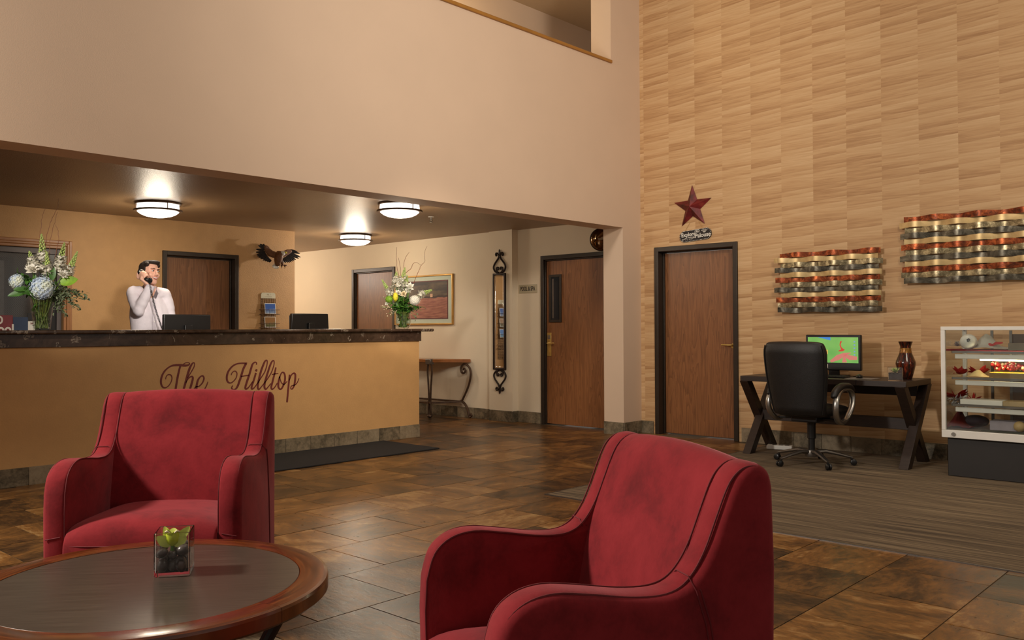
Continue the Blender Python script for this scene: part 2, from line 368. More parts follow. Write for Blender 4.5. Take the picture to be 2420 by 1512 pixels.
def leafq(bm, p, d, nrm, L, W, curl=.15, seg=3):
    "a pointed curved leaf from p along d"
    d = V(d).normalized(); nrm = V(nrm); s = d.cross(nrm)
    if s.length < 1e-5: s = d.cross(V((1, 0, .3)))
    s.normalize(); nn = s.cross(d).normalized(); prev = None; p = V(p)
    for i in range(seg+1):
        t = i/seg; w = W*.5*math.sin(PI*min(1, .12+t*.88))**.8 if i < seg else 0
        c = p+d*(L*t)+nn*(-curl*L*t*t)
        if i == seg: cur = [bm.verts.new(c)]
        else: cur = [bm.verts.new(c-s*w+nn*w*.25), bm.verts.new(c), bm.verts.new(c+s*w+nn*w*.25)]
        if prev:
            if len(cur) == 3:
                bm.faces.new((prev[0], prev[1], cur[1], cur[0])); bm.faces.new((prev[1], prev[2], cur[2], cur[1]))
            else:
                bm.faces.new((prev[0], prev[1], cur[0])); bm.faces.new((prev[1], prev[2], cur[0]))
        prev = cur
    return bm
def catmull(pts, k=6, closed=False):
    pts = [V(p) for p in pts]; out = []; n = len(pts)
    for i in range(n if closed else n-1):
        if closed: a, b, c, d = pts[i-1], pts[i], pts[(i+1) % n], pts[(i+2) % n]
        else: a, b, c, d = pts[max(i-1, 0)], pts[i], pts[i+1], pts[min(i+2, n-1)]
        for j in range(k):
            t = j/k; out.append(.5*((2*b)+(c-a)*t+(2*a-5*b+4*c-d)*t*t+(3*b-a-3*c+d)*t**3))
    if not closed: out.append(pts[-1])
    return out
def ribbon(bm, pts, w, th):
    "flat brush stroke in the x-z plane facing -y, points (x, z)"
    P = [V((p[0], p[1])) for p in pts]; n = len(P); rows = []
    for i, p in enumerate(P):
        d = P[min(i+1, n-1)]-P[max(i-1, 0)]
        d = d.normalized() if d.length > 1e-9 else V((1, 0)); s = V((-d.y, d.x)); ww = (w[i] if isinstance(w, list) else w)/2
        rows.append([bm.verts.new((p.x+s.x*k*ww, y, p.y+s.y*k*ww)) for y in (-th, 0) for k in (-1, 1)])
    for a, b in zip(rows, rows[1:]):
        for q in ((0, 1), (3, 2)): bm.faces.new((a[q[0]], a[q[1]], b[q[1]], b[q[0]]))
        bm.faces.new((a[0], b[0], b[2], a[2])); bm.faces.new((a[1], a[3], b[3], b[1]))
    bm.faces.new((rows[0][0], rows[0][2], rows[0][3], rows[0][1])); bm.faces.new((rows[-1][0], rows[-1][1], rows[-1][3], rows[-1][2]))
    return bm
# ------------------------------------------------------------------ objects
def finish(bm, smooth=True, ang=.7):
    bmesh.ops.recalc_face_normals(bm, faces=bm.faces)
    for f in bm.faces: f.smooth = smooth
    if smooth:
        for e in bm.edges:
            if len(e.link_faces) == 2 and e.calc_face_angle(0) > ang: e.smooth = False
def O(name, bm, m, parent=None, loc=None, rot=None, bevel=0, seg=2, smooth=True, ang=.7, sub=0):
    finish(bm, smooth, ang)
    me = bpy.data.meshes.new(name); bm.to_mesh(me); bm.free()
    ms = m if isinstance(m, (list, tuple)) else [m]
    for x in ms: me.materials.append(M[x] if isinstance(x, str) else x)
    o = bpy.data.objects.new(name, me); COL.objects.link(o)
    if parent: o.parent = parent
    if loc is not None: o.location = loc
    if rot is not None: o.rotation_euler = rot
    if bevel:
        b = o.modifiers.new('bevel', 'BEVEL'); b.width = bevel; b.segments = seg; b.limit_method = 'ANGLE'; b.angle_limit = math.radians(38)
    if sub:
        s = o.modifiers.new('sub', 'SUBSURF'); s.levels = s.render_levels = sub
    return o
def tag(o, label=None, cat=None, group=None, kind=None):
    if label: o['label'] = label
    if cat: o['category'] = cat
    if group: o['group'] = group
    if kind: o['kind'] = kind
    return o
def thing(name, label, cat, loc=(0, 0, 0), rz=0, group=None, kind=None, rot=None):
    o = bpy.data.objects.new(name, None); COL.objects.link(o); o.empty_display_size = .05
    o.location = loc; o.rotation_euler = rot if rot else (0, 0, rz)
    return tag(o, label, cat, group, kind)
def struct(name, bm, m, parent=None, **kw):
    o = O(name, bm, m, parent, **kw)
    if not parent: o['kind'] = 'structure'
    return o
def copy_tree(o, parent=None):
    c = o.copy(); COL.objects.link(c)
    if parent: c.parent = parent
    for ch in list(o.children): copy_tree(ch, c)
    return c
def text(name, body, size, m, parent, loc, rot=(PI/2, 0, 0), xs=1.0, depth=.0008, align='CENTER', bold=0, shear=0):
    c = bpy.data.curves.new(name, 'FONT'); c.body = body; c.size = size; c.extrude = depth; c.align_x = align; c.align_y = 'CENTER'; c.offset = bold; c.shear = shear
    c.resolution_u = 3
    c.materials.append(M[m]); tmp = bpy.data.objects.new(name, c); me = bpy.data.meshes.new_from_object(tmp); bpy.data.objects.remove(tmp)
    if not me.materials: me.materials.append(M[m])
    o = bpy.data.objects.new(name, me); COL.objects.link(o); o.parent = parent; o.location = loc; o.rotation_euler = rot; o.scale = (xs, 1, 1)
    return o
WR = -PI/2      # local frame of things on the long right-hand wall: x runs along the wall, -y points into the room
# ------------------------------------------------------------------ the room
XR, YF, YFB, XJ, YB, XT = 8.42, 5.72, 5.99, 8.07, 9.76, 6.47
ZC, ZS = 2.46, 2.32
XPOOL, XCOL, XPIC = 8.36, 8.25, 8.30
OPX, OPZ = 7.86, 4.12
DOORS = dict(right=(4.495, 5.525), pool=(6.14, 7.17), hall=(9.93, 10.95), back=(4.70, 5.66))
b = nb()
box(b, -1, XJ, YF, YFB, ZS, OPZ); box(b, XJ, XR+.2, YF, YFB, 0, OPZ); box(b, -1, 1.6, YF, YFB, OPZ, 6.8)
box(b, OPX, XR+.2, YF, YFB, OPZ, 6.8); box(b, 1.6, OPX, YF, YFB, 6.5, 6.8)
struct('wall_front', b, 'beige')
b = nb(); box(b, 1.6, OPX+.005, YF-.022, YFB+.02, OPZ, OPZ+.034)
struct('trim_1', b, 'sill', bevel=.006)
b = nb(); d0, d1 = DOORS['right']
box(b, XR, XR+.2, -3, d0+.03, 0, 6.8); box(b, XR, XR+.2, d1-.03, YF, 0, 6.8); box(b, XR, XR+.2, d0+.03, d1-.03, 2.085, 6.8)
struct('wall_right', b, 'wallpaper')
b = nb(); d0, d1 = DOORS['pool']
box(b, XPOOL, 8.62, YFB, d0+.03, 0, ZC); box(b, XPOOL, 8.62, d1-.03, 7.6, 0, ZC); box(b, XPOOL, 8.62, d0+.03, d1-.03, 2.085, ZC)
struct('wall_pool', b, 'white')
b = nb(); box(b, XCOL, 8.62, 7.57, 7.98, 0, ZC); struct('wall_column', b, 'white')
b = nb(); d0, d1 = DOORS['hall']
box(b, XPIC, 8.62, 7.98, d0+.03, 0, ZC); box(b, XPIC, 8.62, d1-.03, 13.2, 0, ZC); box(b, XPIC, 8.62, d0+.03, d1-.03, 2.085, ZC)
box(b, XT, 8.62, 13.2, 13.4, 0, ZC); box(b, XT-.2, XT-.001, YB+.2, 13.4, 0, ZC)
struct('wall_hall', b, 'white')
b = nb(); d0, d1 = DOORS['back']; WX0, WX1, WZ0, WZ1 = 1.9, 3.62, .8, 2.05
box(b, d1-.03, XT, YB, YB+.2, 0, ZC); box(b, WX1, d0+.03, YB, YB+.2, 0, ZC); box(b, d0+.03, d1-.03, YB, YB+.2, 2.085, ZC)
box(b, WX0, WX1, YB, YB+.2, 0, WZ0); box(b, WX0, WX1, YB, YB+.2, WZ1, ZC); box(b, -1, WX0, YB, YB+.2, 0, ZC)
struct('wall_back', b, 'tan')
b = nb(); box(b, -1.2, -1, YF, YB+.2, 0, ZC+.1); struct('wall_left', b, 'tan')
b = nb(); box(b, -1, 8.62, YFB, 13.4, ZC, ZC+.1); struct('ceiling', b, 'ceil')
b = nb(); box(b, -3, 8.62, -3, YFB, 6.8, 6.9); struct('ceiling_upper', b, 'ceil_up')
b = nb(); box(b, -1, 12.0, 7.6, 7.75, 3.1, 5.6); box(b, 11.9, 12.0, YFB, 7.6, 3.1, 5.6); struct('wall_upper', b, 'beige')
b = nb(); box(b, -1, 12.0, YFB, 7.6, 5.43, 5.53); struct('ceiling_hall', b, 'ceil_up')
b = nb(); box(b, -1, 12.0, YFB, 7.6, 3.0, 3.1); struct('floor_upper', b, 'ceil_up')
# office behind the wired window
b = nb(); box(b, .6, 4.5, 11.3, 11.4, 0, ZC); struct('wall_office', b, plain('office_wall', C(120, 112, 104), .8, var=.05))
# floor: one tile laid many times over a grout bed
CARP = (4.84, 4.11)
b = nb(); box(b, -3, 8.9, -3, 13.4, -.12, -.0035); flo = struct('floor', b, 'grout')
TS = .4755; b = nb(); h = TS/2-.0028
box(b, -h, h, -h, h, -.02, 0); tl = O('tile', b, 'floor_tile', flo, bevel=0)
tl_me = tl.data; bpy.data.objects.remove(tl)
for f in tl_me.polygons: f.use_smooth = False
cand = []
for j in range(-4, 25):
    yc = 1.611+(j+.5)*TS-.97*0
    off = 4.289 if (j % 2 == 0) else 4.504
    for i in range(-16, 10):
        xc = off+(i+.5)*TS
        if xc > 8.5 or yc > 13.2 or xc < -2.5 or (xc-h > CARP[0] and yc+h < CARP[1]) or (xc+h < 1.88 and yc+h < 3.1 and xc > -1 and yc > -.3): continue
        if xc+h < 6.4 and yc-h > 7.45: continue
        x, y, z = proj((xc, yc, 0))
        vis = z > .6 and -120 < x < 2540 and 780 < y < 1620
        cand.append((-(1/z**3 if vis else 0), xc, yc, vis))
cand.sort()
nmax = 296
far = nb()
for k, (s, xc, yc, vis) in enumerate(cand):
    dz = RN.uniform(-.0006, .0006)
    if vis and k < nmax:
        o = bpy.data.objects.new('tile', tl_me); COL.objects.link(o); o.parent = flo; o.location = (xc, yc, dz)
        o.rotation_euler = (RN.uniform(-.001, .001), RN.uniform(-.001, .001), RN.choice((0, PI/2, PI, -PI/2)))
    else: box(far, xc-h, xc+h, yc-h, yc+h, -.02, dz)
tag(O('far_tiles', far, slate('far_floor_tile', [C(50, 36, 24), C(78, 55, 34), C(108, 74, 40), C(138, 100, 58)], 2.6, .24, False, True), flo, smooth=False), kind='stuff')
b = nb(); box(b, CARP[0], 8.415, -2.5, CARP[1], -.003, .005); struct('floor_carpet', b, 'carpet')
b = nb(); box(b, CARP[0]-.012, CARP[0], -2.5, CARP[1]+.012, -.003, .006); box(b, CARP[0], 8.415, CARP[1], CARP[1]+.012, -.003, .006); struct('trim_2', b, 'pewter')
b = nb(); box(b, -2.5, 1.90, -1.2, 3.12, -.003, .006)
tag(O('area_rug', b, 'carpet'), 'brown striped carpet inset under the round coffee table', 'rug')
b = nb(); box(b, 3.1, 5.965, 6.46, 7.335, .0005, .012)
tag(O('floor_mat', b, plain('black_mat', C(24, 22, 22), .9, var=.2, bump=.6, bscale=400), bevel=.004), 'black rubber floor mat lying along the foot of the reception counter', 'mat')

def base_run(name, p0, p1, nrm, h=.14, th=.012, ln=.29, parent=None):
    "a skirting of stone tiles from p0 to p1; tiles are children"
    p0, p1, nrm = V(p0), V(p1), V(nrm); d = p1-p0; L = d.length; d.normalize(); rz = math.atan2(d.y, d.x)
    flip = 1 if V((-d.y, d.x, 0)).dot(nrm) > 0 else -1
    root = parent
    if not parent:
        b = nb(); box(b, 0, L, min(0, flip*.004), max(0, flip*.004), 0, h-.004); root = struct(name, b, 'grout', loc=p0, rot=(0, 0, rz)); off = V((0, 0, 0)); r2 = 0
    n = max(1, round(L/ln)); w = L/n; bm = nb()
    box(bm, -w/2+.0015, w/2-.0015, min(.002*flip, th*flip), max(.002*flip, th*flip), 0, h)
    first = O('tile', bm, 'base_tile', root, bevel=.0015, seg=1)
    for i in range(n):
        o = first if i == 0 else first.copy()
        if i: COL.objects.link(o)
        if parent:
            o.location = p0+d*(w*(i+.5)); o.rotation_euler = (0, 0, rz)
        else: o.location = (w*(i+.5), 0, 0)
    return root
base_run('baseboard_right', (XR, -1, 0), (XR, DOORS['right'][0]-.03, 0), (-1, 0, 0), .15)
base_run('baseboard_corner', (XR, DOORS['right'][1]+.03, 0), (XR, YF, 0), (-1, 0, 0))
base_run('baseboard_front', (XJ, YF, 0), (XR, YF, 0), (0, -1, 0), ln=.35)
base_run('baseboard_jamb', (XJ, YF, 0), (XJ, YFB, 0), (-1, 0, 0), ln=.27)
base_run('baseboard_pool', (XPOOL, DOORS['pool'][1]+.02, 0), (XPOOL, 7.57, 0), (-1, 0, 0), ln=.3)
base_run('baseboard_column', (XCOL, 7.57, 0), (XCOL, 7.98, 0), (-1, 0, 0), ln=.4)
base_run('baseboard_side', (XCOL, 7.57, 0), (XPOOL, 7.57, 0), (0, -1, 0), ln=.12)
base_run('baseboard_hall', (XPIC, 7.98, 0), (XPIC, DOORS['hall'][0]-.02, 0), (-1, 0, 0), ln=.3)

def door(n, w, h, loc, rz, leafm, recess, handle, cas=.052):
    "front is local -y; frame of dark metal, leaf set back, lever handle at local x = handle"
    r = thing('door_%d' % n, None, None, loc, rz, kind='structure'); f = nb()
    for x0, x1 in ((-w/2, -w/2+cas), (w/2-cas, w/2)): box(f, x0, x1, -.022, .12, 0, h)
    box(f, -w/2+cas, w/2-cas, -.022, .12, h-cas, h)
    for x0, x1 in ((-w/2+cas, -w/2+cas+.014), (w/2-cas-.014, w/2-cas)): box(f, x0, x1, recess-.02, .11, 0, h-cas)
    box(f, -w/2+cas, w/2-cas, recess-.02, .11, h-cas-.014, h-cas)
    O('door_frame', f, 'frame_dark', r, bevel=.004)
    l = nb(); a = w/2-cas-.016; box(l, -a, a, recess, recess+.042, .012, h-cas-.017); lf = O('door_leaf', l, leafm, r, bevel=.003)
    if handle is not None:
        s = -1 if handle > 0 else 1; k = nb(); z = 1.0
        if n == 1: box(k, handle-.033, handle+.033, recess-.008, recess, z-.15, z+.14)
        else: lathe(k, [(.026, 0), (.026, .012), (.018, .014)], 16); [setattr(v, 'co', V((handle+v.co.x, recess-v.co.z, z+v.co.y))) for v in k.verts]
        tube(k, [(handle, recess, z+.01), (handle, recess-.045, z+.01), (handle+s*.02, recess-.055, z+.01), (handle+s*.115, recess-.052, z+.012)], .009, 8)
        O('door_handle', k, 'brass', lf, bevel=.002)
        if n == 1:
            k = nb(); box(k, handle-.022, handle+.022, recess-.011, recess-.008, z+.06, z+.11); O('card_slot', k, 'steel', lf)
            k = nb(); tube(k, [(handle, recess-.012, z-.09), (handle, recess-.006, z-.09)], .014, 12); O('key_cylinder', k, 'brass', lf)
    return r, lf
d1, lf1 = door(1, 1.03, 2.10, (XPOOL, sum(DOORS['pool'])/2, 0), WR, 'oak', .02, -.405)
k = nb(); x0, x1, z0, z1 = -.40, -.205, 1.27, 1.86      # vision panel of the pool door
for q in ((x0, x0+.03, z0, z1), (x1-.03, x1, z0, z1), (x0+.03, x1-.03, z0, z0+.03), (x0+.03, x1-.03, z1-.03, z1)): box(k, q[0], q[1], .005, .02, q[2], q[3])
O('window_frame', k, 'frame_dark', lf1, bevel=.002)
k = nb(); box(k, x0+.03, x1-.03, .012, .0199, z0+.03, z1-.03); O('window_glass', k, plain('dark_glass', C(38, 40, 42), .06, var=.05), lf1)
k = nb(); box(k, x0+.05, x0+.075, .0105, .012, z0+.05, z1-.05); O('window_bead', k, 'pewter', lf1)
door(2, 1.03, 2.105, (XR, sum(DOORS['right'])/2, 0), WR, 'oak', .10, .40)
door(3, 1.02, 2.105, (XPIC, sum(DOORS['hall'])/2, 0), WR, 'oak_dark', .03, None)
door(4, .96, 2.105, (sum(DOORS['back'])/2, YB, 0), 0, 'oak_dark', .09, None, .05)
# wired window with stepped moulding
wn = thing('window_1', None, None, ((WX0+WX1)/2, YB, (WZ0+WZ1)/2), 0, kind='structure'); hw, hz = (WX1-WX0)/2, (WZ1-WZ0)/2
for k, (o1, o2, dpt) in enumerate(((.0, .03, .022), (.03, .055, .030), (.055, .088, .018))):
    f = nb()
    for s in (-1, 1):
        box(f, min(s*(hw+o1), s*(hw+o2)), max(s*(hw+o1), s*(hw+o2)), -dpt, .0, -hz-o2, hz+o2)
        box(f, -hw-o1, hw+o1, -dpt, 0, min(s*(hz+o1), s*(hz+o2)), max(s*(hz+o1), s*(hz+o2)))
    O('moulding', f, 'moulding', wn, bevel=.006)
f = nb()
for s in (-1, 1):
    box(f, min(s*hw, s*(hw-.05)), max(s*hw, s*(hw-.05)), .03, .12, -hz, hz); box(f, -hw+.05, hw-.05, .03, .12, min(s*hz, s*(hz-.06)), max(s*hz, s*(hz-.06)))
O('window_frame', f, plain('grey_metal_frame', C(92, 84, 82), .5, .2), wn, bevel=.004)
f = nb(); box(f, hw-.20, hw-.05, .05, .10, -hz+.06, hz-.06); O('window_stile', f, 'black', wn)
f = nb(); box(f, -hw+.05, hw-.20, .07, .076, -hz+.06, hz-.06); O('window_pane', f, 'wire_glass', wn)
# ------------------------------------------------------------------ reception counter
YC, CX0, CX1 = 7.36, -.95, 6.49
ct = thing('reception_counter', 'long tan reception counter with dark marble top and fascia', 'counter', (CX1, YC, 0))
b = nb(); box(b, CX0-CX1, 0, 0, .12, 0, 1.06); box(b, -.12, 0, .12, .9, 0, 1.06); O('front_panel', b, 'counter_tan', ct)
b = nb(); box(b, CX0-CX1, .018, -.018, .14, 1.06, 1.165); box(b, -.14, .018, .14, .92, 1.06, 1.165); O('fascia', b, 'marble', ct, bevel=.004)
b = nb(); box(b, CX0-CX1, .165, -.07, .40, 1.165, 1.196); O('counter_top', b, 'marble', ct, bevel=.012, seg=3)
b = nb(); box(b, CX0-CX1, -.14, .12, .78, .70, .74); O('work_surface', b, 'espresso', ct, bevel=.004)
base_run('counter_base', (CX0-CX1, 0, 0), (0, 0, 0), (0, -1, 0), .14, parent=ct)
THE = [
 ([(425,890),(430,830),(470,760),(540,737),(600,770),(622,860),(590,980),(520,1090),(440,1148),(370,1155),(310,1110),(275,1020),(275,900),(310,770),(380,640),(480,540),(600,465),(740,437),(900,437),(1050,452),(1150,430),(1185,385),(1130,357),(1050,368),(985,410)], [24,26,30,34,34,30,28,28,30,38,50,58,60,58,50,44,48,64,72,66,46,24,24,24,30]),
 ([(890,470),(850,600),(800,830),(770,1000),(735,1220),(718,1330)], [54,60,64,64,64,64]),
 ([(960,1330),(990,1220),(1045,1020),(1115,760),(1185,540),(1260,400),(1315,362),(1342,400),(1320,500),(1250,630),(1160,780),(1115,850)], [66,66,68,70,70,50,34,28,30,32,30,24]),
 ([(1060,1000),(1130,880),(1210,810),(1270,805),(1285,860),(1260,980),(1190,1220),(1170,1320)], [26,32,40,52,62,66,66,66]),
 ([(1290,1250),(1380,1130),(1480,1112),(1590,1000),(1638,870),(1610,785),(1540,795),(1455,900),(1410,1060),(1400,1200),(1440,1300),(1550,1290),(1660,1190),(1720,1090),(1765,965)], [30,34,36,44,50,46,36,60,68,68,60,40,36,34,26])]
HILL = [
 ([(305,655),(330,590),(390,545),(440,560),(465,620),(440,730),(370,820),(290,868),(225,850),(187,780),(190,660),(240,530),(340,410),(460,345),(600,325),(740,332)], [20,26,28,30,30,28,28,32,44,56,58,50,44,38,36,50]),
 ([(712,340),(640,480),(590,640),(540,800),(480,960),(420,1040),(355,1052),(318,1000),(350,940)], [60,60,60,60,58,44,36,36,26]),
 ([(570,692),(680,672),(790,657)], [30,30,30]),
 ([(1000,368),(1000,315),(950,302),(890,360),(850,480),(800,650),(740,830),(692,1000),(730,1030),(800,970),(895,830)], [32,34,36,52,58,60,60,58,44,30,26]),
 ([(985,590),(930,780),(872,960),(872,1030),(930,1010),(1012,900)], [52,54,54,48,34,26]),
 ([(1008,492),(985,550)], [54,64]),
 ([(1012,900),(1110,750),(1230,560),(1290,360),(1290,255),(1240,265),(1185,380),(1120,560),(1065,780),(1035,970),(1062,1045),(1130,980),(1205,885)], [26,30,32,30,36,44,56,60,60,56,44,30,26]),
 ([(1205,885),(1300,760),(1405,590),(1478,380),(1480,265),(1430,275),(1370,400),(1305,600),(1245,800),(1218,960),(1252,1040),(1320,980),(1392,885)], [26,30,30,28,34,42,54,58,58,56,44,30,26]),
 ([(1535,440),(1500,600),(1450,800),(1407,980),(1432,1040),(1500,990),(1572,870)], [40,52,56,54,44,30,26]),
 ([(1425,637),(1510,620),(1600,606)], [26,30,22]),
 ([(1625,740),(1690,592),(1755,592),(1785,700),(1770,850),(1700,1010),(1640,1035),(1602,970),(1605,850),(1642,690)], [40,34,44,54,56,48,44,56,58,46]),
 ([(1640,720),(1685,860),(1760,905),(1845,820)], [24,28,28,22]),
 ([(1912,640),(1890,850),(1862,1150),(1840,1400)], [50,54,54,52]),
 ([(1900,800),(1960,650),(2030,602),(2068,650),(2060,800),(2030,950),(1985,1030),(1942,1020),(1965,950),(2060,920),(2125,850),(2170,740)], [26,34,46,56,58,50,36,28,26,28,26,20])]
def lettering(name, strokes, ox, oy, sc):
    for pts, w in strokes:
        q = []; ww = []
        for (x, y), wi in zip(pts, w):
            p = at(ox+x/sc, oy+y/sc, 'Y', YC); q.append((p.x-CX1, p.z, 0)); ww.append(wi/sc/CAM_F*(p-V((0, 0, CAM_H))).length*.98)
        qq = catmull(q, 5); wq = [ww[min(i//5, len(ww)-1)]*(1-(i % 5)/5)+ww[min(i//5+1, len(ww)-1)]*((i % 5)/5) for i in range(len(qq))]
        bm = nb(); ribbon(bm, [(p.x, p.y) for p in qq], wq, .0025); yield bm
def join_bm(list_):
    out = nb()
    for bm in list_:
        me = bpy.data.meshes.new('tmp'); bm.to_mesh(me); bm.free(); out.from_mesh(me); bpy.data.meshes.remove(me)
    return out
O('lettering', join_bm(lettering('the', THE, 360, 830, 13.444)), 'maroon', ct, ang=.4)
O('lettering', join_bm(lettering('hilltop', HILL, 520, 830, 11.63)), 'maroon', ct, ang=.4)

# ------------------------------------------------------------------ armchairs
def chair_profile():
    p = [(-.325, .12), (-.340, .30), (-.345, .50)]
    p += [(q.x, q.y) for q in catmull([V((-.341, .575, 0)), V((-.318, .640, 0)), V((-.270, .677, 0)), V((-.20, .690, 0)), V((-.11, .681, 0)), V((-.01, .667, 0)), V((.07, .664, 0)), V((.122, .676, 0)), V((.160, .706, 0)), V((.192, .752, 0)), V((.222, .815, 0)), V((.248, .868, 0)), V((.270, .897, 0)), V((.30, .914, 0)), V((.335, .914, 0)), V((.362, .897, 0)), V((.372, .865, 0))], 4)]
    p += [(.378, .70), (.372, .40), (.355, .12)]
    return p
def armchair(label, loc, rz, W, sy=1.0):
    r = thing('armchair', label, 'armchair', loc, rz, 'crimson velvet armchairs by the coffee table'); r.scale = (1, sy, 1)
    prof = chair_profile(); TH = .088; hw = W/2
    for sx in (-1, 1):
        b = nb(); n_ = len(prof); nrm = []; ar_ = sum(prof[i][0]*prof[(i+1) % n_][1]-prof[(i+1) % n_][0]*prof[i][1] for i in range(n_)); sg_ = 1 if ar_ > 0 else -1
        for i in range(n_):
            d_ = V((prof[(i+1) % n_][0]-prof[i-1][0], prof[(i+1) % n_][1]-prof[i-1][1])).normalized(); nrm.append(V((-d_.y, d_.x))*sg_)
        rg = [[b.verts.new((sx*x_, prof[i][0]+nrm[i].x*q_, prof[i][1]+nrm[i].y*q_)) for i in range(n_)] for x_, q_ in ((hw-TH, .009), (hw-TH+.004, .003), (hw-TH+.011, 0), (hw-.034, 0), (hw-.019, .003), (hw-.009, .009), (hw-.003, .018), (hw, .030))]
        for r1, r2 in zip(rg, rg[1:]):
            for k in range(n_): b.faces.new((r1[k], r1[(k+1) % n_], r2[(k+1) % n_], r2[k]))
        b.faces.new(rg[0]); b.faces.new(rg[-1])
        a = O('side_panel', b, 'velvet', r, ang=.9)
        for xx, dd_ in ((hw-TH+.0055, .005), (hw-.010, .0105)):
            b = nb(); i0 = 0; pts = [V((sx*xx, q[0], q[1])) for q in prof[i0:-2]]
            cy, cz = 0.02, .45
            tube(b, [p+(V((0, .03, .55))-p).normalized()*dd_ for p in pts], .0026, 5); O('piping', b, 'seam', a)
        b = nb(); y0 = .165
        for dx in (.0, .012):
            tube(b, [(sx*(hw-TH-.001), .142+dx, .68), (sx*(hw-TH+.02), .142+dx, .694), (sx*(hw-.02), .142+dx, .694), (sx*(hw+.0005), .15+dx, .668), (sx*(hw+.001), .175+dx, .60), (sx*(hw+.001), .205+dx, .45), (sx*(hw+.001), .235+dx, .14)], .0016, 4)
        O('stitching', b, 'seam', a)
        b = nb(); tube(b, [(sx*(hw-TH+.016), -.3435, .415), (sx*(hw-.016), -.3435, .405)], .0018, 4); O('stitching', b, 'seam', a)
    # back: inner face follows the wing edges, top slightly crowned
    inner = [(.100, .36), (.116, .46), (.134, .56), (.158, .675), (.192, .752), (.222, .815), (.248, .868), (.270, .897), (.30, .915), (.335, .915), (.362, .897), (.374, .865), (.378, .70), (.372, .36)]
    b = nb(); rings = []; wi = hw-TH
    for u in (-1, -.985, -.95, -.85, -.7, -.5, -.25, 0, .25, .5, .7, .85, .95, .985, 1):
        x = u*(wi+.010); cr = (1-u*u)
        rings.append([b.verts.new((x, y+(.012*cr if k < 6 else 0), z+(.014*cr if .8 < z else 0))) for k, (y, z) in enumerate(inner)])
    for a, c in zip(rings, rings[1:]):
        for k in range(len(inner)): b.faces.new((a[k], a[(k+1) % len(inner)], c[(k+1) % len(inner)], c[k]))
    b.faces.new(rings[0]); b.faces.new(rings[-1][::-1])
    O('backrest', b, 'velvet', r, sub=1, ang=3)
    # seat cushion, crowned, front slightly proud of the arms
    b = nb(); g = []
    sec = [(-.365, .13), (-.372, .25), (-.374, .35), (-.370, .40), (-.355, .43), (-.32, .449), (-.25, .457), (-.14, .452), (0, .445), (.1, .44), (.16, .43), (.165, .30), (.16, .13)]
    for u in (-1, -.98, -.93, -.8, -.6, -.3, 0, .3, .6, .8, .93, .98, 1):
        x = u*(wi+.002); cr = 1-u**4
        g.append([b.verts.new((x*(1 if k > 3 else 1-.0*k), y-(.014*cr if k < 5 else 0), z+(.028*cr if 3 < k < 11 else 0)-(.014*(1-cr) if 2 < k < 11 else 0))) for k, (y, z) in enumerate(sec)])
    for a, c in zip(g, g[1:]):
        for k in range(len(sec)): b.faces.new((a[k], a[(k+1) % len(sec)], c[(k+1) % len(sec)], c[k]))
    b.faces.new(g[0]); b.faces.new(g[-1][::-1]); st = O('seat', b, 'velvet', r, sub=1, ang=3)
    b = nb(); tube(b, [(-(wi-.03)+2*(wi-.03)*i/12, -.3725-.014*(1-(-1+i/6)**4), .386) for i in range(13)], .0022, 4); O('stitching', b, 'seam', st)
    b = nb(); box(b, -hw+.03, hw-.03, -.32, .34, .115, .16); O('base_frame', b, 'black', r)
    for sx in (-1, 1):
        for y in (-.28, .30):
            b = nb(); lathe(b, [(.016, .006), (.019, .02), (.026, .118)], 12, (sx*(hw-.07), y, 0)); O('leg', b, 'espresso', r)
    return r
armchair('crimson velvet armchair behind the coffee table, facing the viewer', cw(-1.442, 3.70), math.radians(-42.8), .74)
armchair('crimson velvet armchair in the foreground, turned in profile towards the coffee table', cw(.142, 2.05), math.radians(-47.45-71.5), .655, .87)
# ------------------------------------------------------------------ coffee table, vase, pebbles, orchid
TZ = .45; R1, R2 = .444, .531
tc = cw(-1.093, 2.634)
tb = thing('coffee_table', 'round wooden coffee table with dark slate inlay top', 'table', (tc.x, tc.y, 0))
b = nb(); lathe(b, [(.30, TZ-.03), (R1, TZ-.03), (R1, TZ-.004), (R1-.002, TZ-.002), (.0001, TZ-.002)], 96, caps=False); O('table_top', b, 'table_top', tb, rot=(0, 0, CAM_YAW-PI/2+.12))
sec = [(R1, TZ-.03), (R1+.001, TZ-.001), (R1+.006, TZ), (R2-.012, TZ), (R2-.003, TZ-.003), (R2, TZ-.011), (R2, TZ-.042), (R2-.008, TZ-.05), (R1+.02, TZ-.05)]
for q in range(4):
    b = nb(); a0 = math.radians(-47.45+q*90-45+17)+.0014; a1 = a0+PI/2-.0028; rings = []; nn = 26
    for i in range(nn+1):
        a = a0+(a1-a0)*i/nn; rings.append([b.verts.new((r*math.cos(a), r*math.sin(a), z)) for r, z in sec])
    for r1, r2 in zip(rings, rings[1:]):
        for k in range(len(sec)): b.faces.new((r1[k], r1[(k+1) % len(sec)], r2[(k+1) % len(sec)], r2[k]))
    b.faces.new(rings[0]); b.faces.new(rings[-1][::-1]); O('rim_segment', b, 'rim_wood', tb, ang=.25)
b = nb(); lathe(b, [(.40, TZ-.085), (.40, TZ-.032), (.385, TZ-.032), (.385, TZ-.085)], 64, caps=False); O('apron', b, 'espresso', tb)
